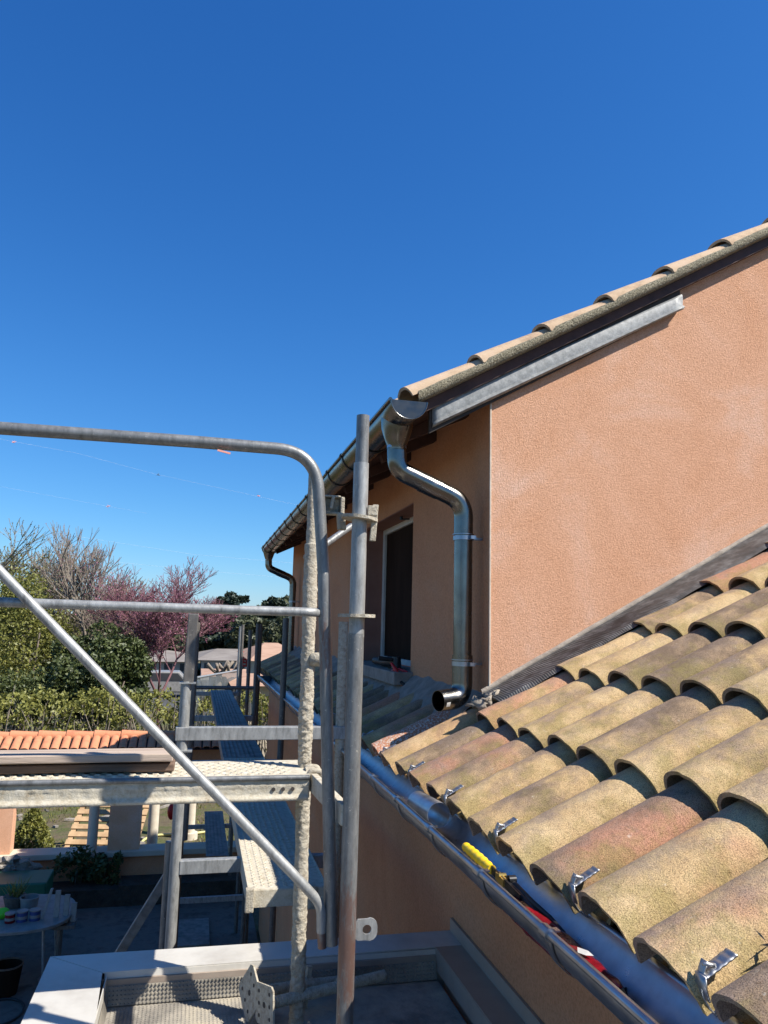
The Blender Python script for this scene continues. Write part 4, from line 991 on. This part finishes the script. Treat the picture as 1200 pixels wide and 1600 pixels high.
a_ = at(277, 1438, 2, GZ+.06); m = MB(); m.box(a_.x-.02, a_.x+.42, a_.y-.9, a_.y, GZ+.03, GZ+.07); tag(m.build('spare_deck', 'deck_blue', None, bevel=.004), 'spare grey steel deck lying flat on the courtyard floor', 'deck')
# ================================================================= PLANTS
def leaves(m, pts, size, rnd, mi=0, flat=.0):
    vs, fs = [], []
    for p in pts:
        d1 = Vector((rnd.gauss(0, 1), rnd.gauss(0, 1), rnd.gauss(0, 1)*(1-flat))).normalized(); d2 = d1.cross(Vector((rnd.gauss(0, 1), rnd.gauss(0, 1), rnd.gauss(0, 1)))).normalized()
        s_ = size*rnd.uniform(.6, 1.3); o_ = len(vs); vs += [p-d1*s_, p+d2*s_*.5, p+d1*s_, p-d2*s_*.5]; fs.append((o_, o_+1, o_+2, o_+3))
    m.add(vs, fs, mi=mi)
def cloud(c, rx, ry, rz, n_, rnd, clumps=26, shell=.55):
    out = []; cc = []
    for i in range(clumps):
        while 1:
            d = Vector((rnd.uniform(-1, 1), rnd.uniform(-1, 1), rnd.uniform(-1, 1)))
            if .25 < d.length < 1: break
        cc.append((Vector((d.x*rx*.8, d.y*ry*.8, d.z*rz*.8)), rnd.uniform(.22, .42)))
    for i in range(n_):
        b_, r_ = cc[rnd.randrange(clumps)]
        d = Vector((rnd.gauss(0, 1), rnd.gauss(0, 1), rnd.gauss(0, 1))).normalized()*(rnd.uniform(shell, 1)**.6)
        out.append(Vector(c)+b_+Vector((d.x*rx*r_, d.y*ry*r_, d.z*rz*r_)))
    return out
def grow(base, height, spread, rnd, depth=5, r0=.07, lean=(0, 0), nk=3, ang=.5, up=.25, trunk=.3):
    """branch skeleton as list of (p0, p1, r0, r1, level)"""
    segs = []
    def rec(p, d, L, r, lev):
        n_ = 3; q = p; cur = d
        for i in range(n_):
            cur = (cur+Vector((rnd.gauss(0, .09), rnd.gauss(0, .09), rnd.gauss(0, .05)+up*.12))).normalized()
            q2 = q+cur*L/n_; segs.append((q, q2, r*(1-.2*i/n_), r*(1-.2*(i+1)/n_), lev)); 
            if lev >= 1 and lev < depth and rnd.random() < .6:
                s_ = (cur+Vector((rnd.gauss(0, 1), rnd.gauss(0, 1), rnd.gauss(0, .6)))*ang).normalized(); rec(q2, s_, L*.62, r*.5, lev+1 if lev+1 > 2 else 2)
            q = q2
        if lev < depth:
            for k in range(nk):
                a_ = 2*math.pi*(k+rnd.random())/nk; s_ = Vector((math.cos(a_)*spread, math.sin(a_)*spread, 0))
                rec(q, (cur+s_*ang+Vector((0, 0, up))).normalized(), L*rnd.uniform(.62, .8), r*.62, lev+1)
    rec(Vector(base), Vector((lean[0], lean[1], 1)).normalized(), height*trunk, r0, 0)
    return segs
def branches_mesh(segs, rmin, maxlev, m, side=lambda lv: 6 if lv < 2 else 3):
    for p0, p1, a_, b_, lv in segs:
        if lv > maxlev: continue
        n_ = side(lv); d = (p1-p0).normalized(); u = d.cross(Vector((.3, .2, 1))).normalized(); w_ = d.cross(u); vs = []
        for p, r_ in ((p0, max(a_, rmin)), (p1, max(b_, rmin))):
            for k in range(n_): t_ = 2*math.pi*k/n_; vs.append(p+(u*math.cos(t_)+w_*math.sin(t_))*r_)
        m.add(vs, [(k, (k+1) % n_, n_+(k+1) % n_, n_+k) for k in range(n_)])
def bare_tree(name, label, px, pyb, Y, top, spread, seed, bark, bud, budn, budsize, depth=5, r0=.06, nk=3, ang=.5, up=.22, trunk=.28, twig_min=.008, zbase=None, budlev=3, lean=(0, 0), group='trees beyond the garden wall', fit=True, widthpx=None):
    rnd = random.Random(seed); b_ = at(px, pyb, 1, Y); zb = GZ if zbase is None else zbase; base = Vector((b_.x, Y, zb)); H = at(px, top, 1, Y).z-zb
    segs = grow(base, H, spread, rnd, depth, r0, lean, nk, ang, up, trunk)
    zt = max(s_[1].z for s_ in segs); k = H/(zt-zb)
    kw = k
    if widthpx:
        hw = widthpx*Y/FPX/2; mx = sorted(abs(s_[1].x-base.x) for s_ in segs)[int(len(segs)*.97)]; kw = hw/mx
    def tr(p): return Vector((base.x+(p.x-base.x)*kw, base.y+(p.y-base.y)*kw, zb+(p.z-zb)*k))
    segs = [(tr(a), tr(b), c*k, d*k, l) for a, b, c, d, l in segs]
    th = thing(name, label, 'tree', tuple(base), group)
    m = MB(); branches_mesh([s_ for s_ in segs if s_[4] < 2], twig_min, 9, m); m.build('trunk', bark, th, smooth='all')
    m = MB(); branches_mesh([s_ for s_ in segs if s_[4] >= 2], twig_min, 9, m); m.build('branches', bark if bark != 'bark' else 'bark', th)
    if budn:
        tips = [s_ for s_ in segs if s_[4] >= budlev]; pts = []
        for i in range(budn):
            s_ = tips[rnd.randrange(len(tips))]; q = rnd.random(); pts.append(s_[0]*(1-q)+s_[1]*q+Vector((rnd.gauss(0, .012), rnd.gauss(0, .012), rnd.gauss(0, .012))))
        m = MB(); leaves(m, pts, budsize, rnd); m.build('crown', bud, th)
    return th
bare_tree('bare_tree', 'tall thin pale tree at the left edge with first yellow green leaves', -12, 1080, 29, 812, 1.0, 21, 'bark_pale', 'leaf_olive', 11000, .035, 5, .09, up=.45, ang=.45, trunk=.24, twig_min=.007, widthpx=190)
bare_tree('bare_tree', 'leafless greyish tree with yellowish buds between the left edge and the pink tree', 95, 1080, 29, 888, 1.0, 32, 'bark_pale', 'bud_olive', 9000, .032, 5, .07, up=.42, ang=.5, trunk=.22, twig_min=.007, widthpx=210)
bare_tree('judas_tree', 'tall thin bare tree with pink buds at its top, left of the magenta one', 180, 1080, 27, 826, 1.0, 5, 'bark_pale', 'bud_pink', 2600, .026, 5, .06, up=.5, ang=.42, trunk=.2, twig_min=.007, widthpx=200)
bare_tree('judas_tree', 'spreading bare tree with dense magenta blossom leaning right above the hedge', 248, 1085, 25, 868, 1.2, 14, 'twig_red', 'bud_pink', 9500, .028, 6, .045, up=.2, ang=.6, trunk=.2, twig_min=.006, widthpx=185)
def bush(name, label, px, py, Y, wpx, hpx, n_, size, mat, seed, clumps=30, cat='bush', group=None, depth_k=.8, shell=.5, trunk='bark'):
    rnd = random.Random(seed); c = at(px, py, 1, Y); rx = wpx*Y/FPX/2; rz = hpx*Y/FPX/2
    base = Vector((c.x, c.y, GZ - max(0, Y-60)*.012)); th = thing(name, label, cat, tuple(base), group)
    m = MB(); leaves(m, cloud(c, rx, rx*depth_k, rz, n_, rnd, clumps, shell), size, rnd); m.build('crown', mat, th)
    m = MB()
    for k in range(7):
        e = c+Vector((rnd.uniform(-.6, .6)*rx, rnd.uniform(-.5, .5)*rx, rnd.uniform(-.5, .5)*rz)); s_ = base+Vector((rnd.uniform(-.1, .1)*rx, 0, 0)); mid_ = (s_+e)/2+Vector((rnd.gauss(0, .1)*rx, 0, 0))
        m.tube([s_, mid_, e], [rx*.035, rx*.022, rx*.01], 6)
    m.build('trunk', trunk, th, smooth='all'); return th
bush('laurel_bush', 'big round dark green leafy bush in the middle of the garden', 145, 1060, 23, 165, 165, 26000, .066, 'leaf_dark', 3, 46)
bush('garden_shrub', 'tall yellow green airy shrub at the left edge behind the hedge', 25, 1015, 24.5, 175, 235, 19000, .055, 'leaf_olive', 4, 60, shell=.2)
bush('garden_shrub', 'dark low shrub at the left edge in front of the tall yellow one', 20, 1085, 22.5, 120, 80, 7000, .045, 'leaf_dark', 6, 30)
# hedge
hg = thing('hedge', 'yellow green clipped hedge running behind the tiled garden wall', 'hedge', (-2, 20.5, GZ)); rnd = random.Random(8)
m = MB(); pts = []
for i in range(30000):
    x = rnd.uniform(-8.5, 4.2); y = 20.6+rnd.gauss(0, .38); zt = at(200, 1084, 1, 20.5).z+.22*noise.noise(Vector((x*1.5, 0, 0)))+.26*noise.noise(Vector((x*5, y*3, 0)))
    if x < -4.1: zt -= .3*min(1, (-4.1-x))
    z = zt-abs(rnd.gauss(0, .5))
    if noise.noise(Vector((x*3.2, y*2, z*3.2))) < .02: continue
    pts.append(Vector((x, y, z)))
leaves(m, pts, .055, rnd); m.build('foliage', 'leaf_yellow', hg)
m = MB()
for i in range(420):
    x = rnd.uniform(-8.5, 4.2); y = 20.6+rnd.gauss(0, .3); d = Vector((rnd.gauss(0, .3), rnd.gauss(0, .2), 1)).normalized(); L = rnd.uniform(1.2, 2.5)
    m.tube([(x, y, GZ), Vector((x, y, GZ))+d*L*.6+Vector((rnd.gauss(0, .06), 0, 0)), Vector((x, y, GZ))+d*L], [.022, .015, .007], 4)
m.build('stems', 'bark_pale', hg)
# conifer shrub in the garden
c = at(50, 1300, 1, 14.4); th = thing('conifer_shrub', 'small cone shaped evergreen shrub seen through the wall opening', 'shrub', (c.x, 14.4, GZ)); m = MB(); pts = []; rnd = random.Random(2)
zt = at(50, 1260, 1, 14.4).z
for i in range(5200):
    q = rnd.random()**1.4; z = GZ+(zt-GZ)*q; r_ = .50*(1-q)**.75*(1+.18*noise.noise(Vector((q*9, i*.01, 0))))*(rnd.uniform(.5, 1)**.5); a_ = rnd.uniform(0, 2*math.pi); pts.append(Vector((c.x+r_*math.cos(a_), 14.4+r_*math.sin(a_), z)))
leaves(m, pts, .035, rnd); m.build('crown', 'leaf_olive', th); m = MB(); m.cyl((c.x, 14.4, GZ), (c.x, 14.4, GZ+.6), .03, 8); m.build('trunk', 'bark', th)
# dark plants in the bed
for i, (x, w_, lab) in enumerate(((125, .45, 'dark leafy plant in the shaded bed, left of the pillar foot'), (160, .35, 'dark leafy plant in the shaded bed, directly below the pillar'))):
    c = at(x, 1378, 1, 12.6); c.z = GZ+.50; th = thing('bed_plant', lab, 'plant', (c.x, 12.6, GZ+.3), 'dark plants in the shaded bed'); m = MB(); rnd = random.Random(i); leaves(m, cloud(c, w_, .2, .32, 900, rnd, 14, .1), .04, rnd); m.build('foliage', 'leaf_dark', th)
    m = MB(); blades(m, (c.x, c.y, GZ+.3), 8, .4, rnd, .004, .4); m.build('stems', 'bark', th)
# debris strewn over the garden
m = MB(); rnd = random.Random(31)
for i in range(90):
    c = Vector((rnd.uniform(-5, 2), rnd.uniform(13.6, 19.5), GZ+.03)); s_ = rnd.uniform(.03, .14)
    m.obox(c, (rnd.uniform(-1, 1), rnd.uniform(-1, 1), .1), (0, 0, 1), (rnd.uniform(-1, 1), .4, 0), s_, .02, s_*.6, mi=0)
o = m.build('rubble', 'rock', None); o['kind'] = 'stuff'; tag(o, 'scattered rubble and scraps on the garden ground', 'rubble')
m = MB(); rnd = random.Random(77)
for i in range(9000):
    x = rnd.uniform(-6, 2.5); y = rnd.uniform(13.3, 20.5)
    if noise.noise(Vector((x*.8, y*.8, 0))) < -.05: continue
    a_ = rnd.uniform(0, 6.28); h_ = rnd.uniform(.03, .09); w_ = .012
    m.add([(x-w_*math.cos(a_), y-w_*math.sin(a_), GZ), (x+w_*math.cos(a_), y+w_*math.sin(a_), GZ), (x+rnd.gauss(0, .02), y+rnd.gauss(0, .02), GZ+h_)], [(0, 1, 2)])
o = m.build('grass', 'leaf_olive', None); o['kind'] = 'stuff'; tag(o, 'patchy green grass growing in the garden beyond the wall', 'grass')

# ================================================================= FAR BACKGROUND
def gz(y): return GZ-max(0, y-60)*.012
def cedar(px, top, Y, w, label, seed, mat='leaf_cedar', name='cedar_tree', n_=9000):
    rnd = random.Random(seed); b_ = at(px, top, 1, Y); H = b_.z-gz(Y); W = w*Y/FPX/2; th = thing(name, label, 'tree', (b_.x, Y, gz(Y)), 'evergreen trees on the skyline'); m = MB(); pts = []
    br = []
    for i in range(46):
        q = (i+rnd.random())/46; a_ = rnd.uniform(0, 2*math.pi); L = W*(1.05-.85*q**1.6)*rnd.uniform(.65, 1.1); br.append((q, a_, L))
    for i in range(n_):
        q, a_, L = br[rnd.randrange(46)]; k = rnd.random()**.7; w_ = L*.32*(1-k*.6)
        x = L*k; z0 = gz(Y)+H*(.30+.68*q)+x*.10-x*x*.02
        pts.append(Vector((b_.x+x*math.cos(a_)+rnd.gauss(0, w_*.4), Y+x*math.sin(a_)+rnd.gauss(0, w_*.4), z0+rnd.gauss(0, H*.013))))
    leaves(m, pts, .0042*Y, rnd, flat=.4); m.build('crown', mat, th)
    m = MB(); m.tube([(b_.x, Y, gz(Y)), (b_.x, Y, b_.z-H*.05)], [.3, .06], 8)
    for q, a_, L in br[::2]: z0 = gz(Y)+H*(.30+.68*q); m.tube([(b_.x, Y, z0-.2), (b_.x+L*.7*math.cos(a_), Y+L*.7*math.sin(a_), z0+L*.05)], [.08, .03], 5)
    m.build('trunk', 'bark', th); return th
cedar(366, 928, 75, 140, 'dark layered cedar standing tallest above the grey roof', 3, n_=22000)
cedar(342, 965, 85, 70, 'dark conifer in the gap left of the tallest cedar', 5)
cedar(430, 935, 95, 110, 'dark evergreen right of the cedar, partly behind the house', 8)
cedar(300, 985, 95, 70, 'dark conifer low on the skyline behind the magenta tree', 9)
for i, (px, Y, w_, t_, lab) in enumerate(((395, 70, 90, 972, 'brownish green broad tree between the two dark evergreens'), (445, 66, 70, 975, 'brownish green broad tree next to the house corner'), (350, 80, 80, 985, 'olive broad tree below the tallest cedar'))):
    hp_ = 1020-t_; th = bush('broad_tree', lab, px, (t_+1020)/2, Y, w_, hp_+20, 6000, .28, 'leaf_hill', 40+i, 30, 'tree', 'broad trees on the skyline')
# wooded hill on the horizon
m = MB(); rnd = random.Random(6); pts = []
for i in range(26000):
    x = rnd.uniform(-420, 120); y = rnd.uniform(290, 330); zt = (9 if x > 32 else 3.0+6*max(0, min(1, (x-20)/12)))+3*noise.noise(Vector((x*.012, 0, 0)))+2.5*noise.noise(Vector((x*.09, 0, 0))); z = gz(y)+(zt-gz(y))*rnd.random()**.6; pts.append(Vector((x, y, z)))
leaves(m, pts, 1.6, rnd); o = m.build('woodland', 'leaf_hill', None); o['kind'] = 'stuff'; tag(o, 'distant dark wood along the horizon', 'woodland')
# far buildings
def low_building(label, x0p, x1p, ye, yr, yb, Y, D, roofm, wallm, nwin=5, seed=0):
    a_ = at(x0p, ye, 1, Y); b_ = at(x1p, ye, 1, Y); zr_ = at(x0p, yr, 1, Y+D/2).z; ze = a_.z; x0, x1 = a_.x, b_.x; zb = gz(Y)
    th = thing('building', label, 'building', ((x0+x1)/2, Y, zb), 'low buildings beyond the garden')
    m = MB(); m.box(x0, x1, Y, Y+D, zb-.5, ze); m.build('wall', wallm, th)
    m = MB(); i_ = min(D*.5, (x1-x0)*.3); vs = [(x0-.5, Y-.5, ze), (x1+.5, Y-.5, ze), (x1+.5, Y+D+.5, ze), (x0-.5, Y+D+.5, ze), (x0+i_, Y+D/2, zr_), (x1-i_, Y+D/2, zr_)]
    m.add(vs, [(0, 1, 5, 4), (1, 2, 5), (2, 3, 4, 5), (3, 0, 4), (3, 2, 1, 0)]); m.build('roof', roofm, th)
    for k in range(nwin):
        xa_ = x0+(x1-x0)*(k+.25)/nwin; m = MB(); m.box(xa_, xa_+(x1-x0)/nwin*.5, Y-.03, Y+.05, zb+(ze-zb)*.35, zb+(ze-zb)*.85); m.build('window', 'far_dark', th)
    return th
for i, (px_a, t_, lab) in enumerate(((170, 975, 'dark olive broad tree low behind the bare branches, leftmost on that row'), (225, 980, 'dark olive broad tree low behind the magenta tree'), (280, 985, 'dark olive broad tree just right of the magenta trunk'))):
    bush('broad_tree', lab, px_a, (t_+1025)/2, 74, 95, 60, 6000, .26, 'leaf_hill', 60+i, 30, 'tree', 'broad trees on the skyline')
low_building('long low building with grey tiled hip roof left of the red banner', 315, 405, 1031, 1013, 1060, 58, 14, 'grey_roof', 'far_wall', 5)
low_building('low grey roofed building glimpsed through the bare branches', 150, 300, 1032, 1014, 1060, 62, 14, 'grey_roof', 'far_wall', 6)
low_building('small building with pale orange roof in front of the grey roofed one', 330, 398, 1056, 1045, 1068, 42, 6, 'far_orange', 'far_wall', 4)
low_building('neighbouring house with weathered orange roof right of the banner', 409, 470, 1032, 1004, 1060, 30, 9, 'far_orange', 'cream_wall', 2)
low_building('cream walled house with orange roof edge behind the scaffold posts', 386, 470, 1070, 1058, 1100, 24, 5, 'far_orange', 'cream_wall', 1)
bn = thing('banner', 'tall red advertising banner with white lettering on a pole', 'banner', tuple(at(383, 1060, 1, 36))); a_ = at(377, 1018, 1, 36); b_ = at(389, 1042, 1, 36)
m = MB(); m.box(a_.x, b_.x, 35.97, 36.03, b_.z, a_.z); m.build('cloth', 'banner_red', bn)
m = MB(); w_ = b_.x-a_.x; hh = a_.z-b_.z
for k, (q0, q1) in enumerate(((.12, .3), (.34, .5), (.54, .7), (.74, .88))): m.box(a_.x+w_*(.3+.05*(k % 2)), a_.x+w_*.6, 35.95, 35.965, b_.z+hh*q0, b_.z+hh*q1-.05)
m.build('lettering', 'frame_white', bn)
m = MB(); m.cyl((b_.x+.05, 36, gz(36)), (b_.x+.05, 36, a_.z+.1), .04, 8); m.build('pole', 'galv_light', bn)
fe = thing('fence', 'grey corrugated metal fence running down beyond the hedge', 'fence', tuple(at(340, 1080, 1, 22))); p0 = at(306, 1082, 1, 20); p1 = at(372, 1064, 1, 27); m = MB()
for k in range(40):
    q = k/40; q2 = (k+.62)/40; a_ = p0*(1-q)+p1*q; b_ = p0*(1-q2)+p1*q2; zt = max(a_.z, at(340, 1067, 1, 23).z)
    m.add([(a_.x, a_.y, a_.z+.35), (b_.x, b_.y, b_.z+.35), (b_.x, b_.y, GZ), (a_.x, a_.y, GZ)], [(0, 1, 2, 3)])
m.build('panel', 'fence_grey', fe); m = MB(); m.tube([p0+Vector((0, 0, .36)), p1+Vector((0, 0, .36))], .03, 6); m.build('rail', 'galv_light', fe)
for i, (px, lab) in enumerate(((343, 'pollarded bare plane tree, left of the two by the fence'), (360, 'pollarded bare plane tree, right of the two by the fence'))):
    rnd = random.Random(i); c = at(px, 1040, 1, 33); th = thing('pollard_tree', lab, 'tree', (c.x, 33, gz(33)), 'pollarded trees by the fence'); m = MB()
    m.tube([(c.x, 33, GZ), (c.x, 33, c.z-.3)], [.16, .11], 8)
    for k in range(7):
        a_ = 2*math.pi*k/7; e = Vector((c.x+.55*math.cos(a_), 33+.5*math.sin(a_), c.z+rnd.uniform(-.1, .25))); m.tube([(c.x, 33, c.z-.35), ((c.x+e.x)/2, (33+e.y)/2, c.z-.2), e], [.08, .06, .07], 6)
    m.build('trunk', 'bark_pale', th, smooth='all')
cr = thing('parked_car', 'white car parked far beyond the bare branches', 'car', tuple(at(262, 1068, 1, 45))); c = at(262, 1066, 1, 45); c.z = gz(45)
m = MB(); m.prism([(c.x-1.9, c.z+.3), (c.x+1.9, c.z+.3), (c.x+1.9, c.z+.8), (c.x+1.1, c.z+.9), (c.x+.6, c.z+1.4), (c.x-1.1, c.z+1.4), (c.x-1.7, c.z+.9), (c.x-1.9, c.z+.85)], 1, 44.2, 45.8); m.build('body', 'white_plastic', cr, bevel=.06)
m = MB(); m.prism([(c.x-1.4, c.z+.92), (c.x+.9, c.z+.92), (c.x+.52, c.z+1.32), (c.x-1.05, c.z+1.32)], 1, 44.18, 45.82); m.build('window', 'far_dark', cr)
for dx in (-1.2, 1.25): m = MB(); m.cyl((c.x+dx, 44.15, c.z+.32), (c.x+dx, 45.85, c.z+.32), .32, 14); m.build('wheel', 'black_rubber', cr)
# overhead strings
def wire(name, lab, pts, r_, knots, Y):
    P = [at(x, y, 1, Y) for x, y in pts]; th = thing(name, lab, 'wire', tuple(P[0]), 'thin wires across the sky'); m = MB(); m.tube(P, r_, 4); m.build('strand', 'cable_grey', th)
    for x, y, mt in knots:
        c = at(x, y, 1, Y); m = MB(); rnd = random.Random(x)
        for k in range(6): d = Vector((rnd.gauss(0, 1), rnd.gauss(0, 1), rnd.gauss(0, .6))).normalized()*.018*Y/10; m.obox(c+d*.5, d, (0, 0, 1), (0, 1, 0), .016*Y/10, .003, .003)
        m.build('knot', mt, th)
wire('overhead_wire', 'thin pale wire with small knots running below the top guard rail', [(-60, 675), (0, 686), (120, 708), (240, 740), (404, 776), (470, 790)], .0006, [(22, 691, 'pink_tape'), (247, 742, 'white_plastic'), (404, 775, 'pink_tape')], 9)
wire('overhead_wire', 'second very thin wire lower down with one pinkish knot', [(-60, 755), (0, 760), (168, 791), (230, 802)], .0004, [(169, 791, 'pink_tape')], 9)
wire('overhead_wire', 'distant power line just above the trees', [(-100, 826), (120, 838), (300, 866), (460, 880)], .006, [], 90)
wire('overhead_wire', 'distant power line touching the top of the magenta tree', [(60, 870), (200, 880), (330, 893), (440, 902)], .006, [], 90)
for o in bpy.data.objects:
    if '_o' in o.keys(): del o['_o']
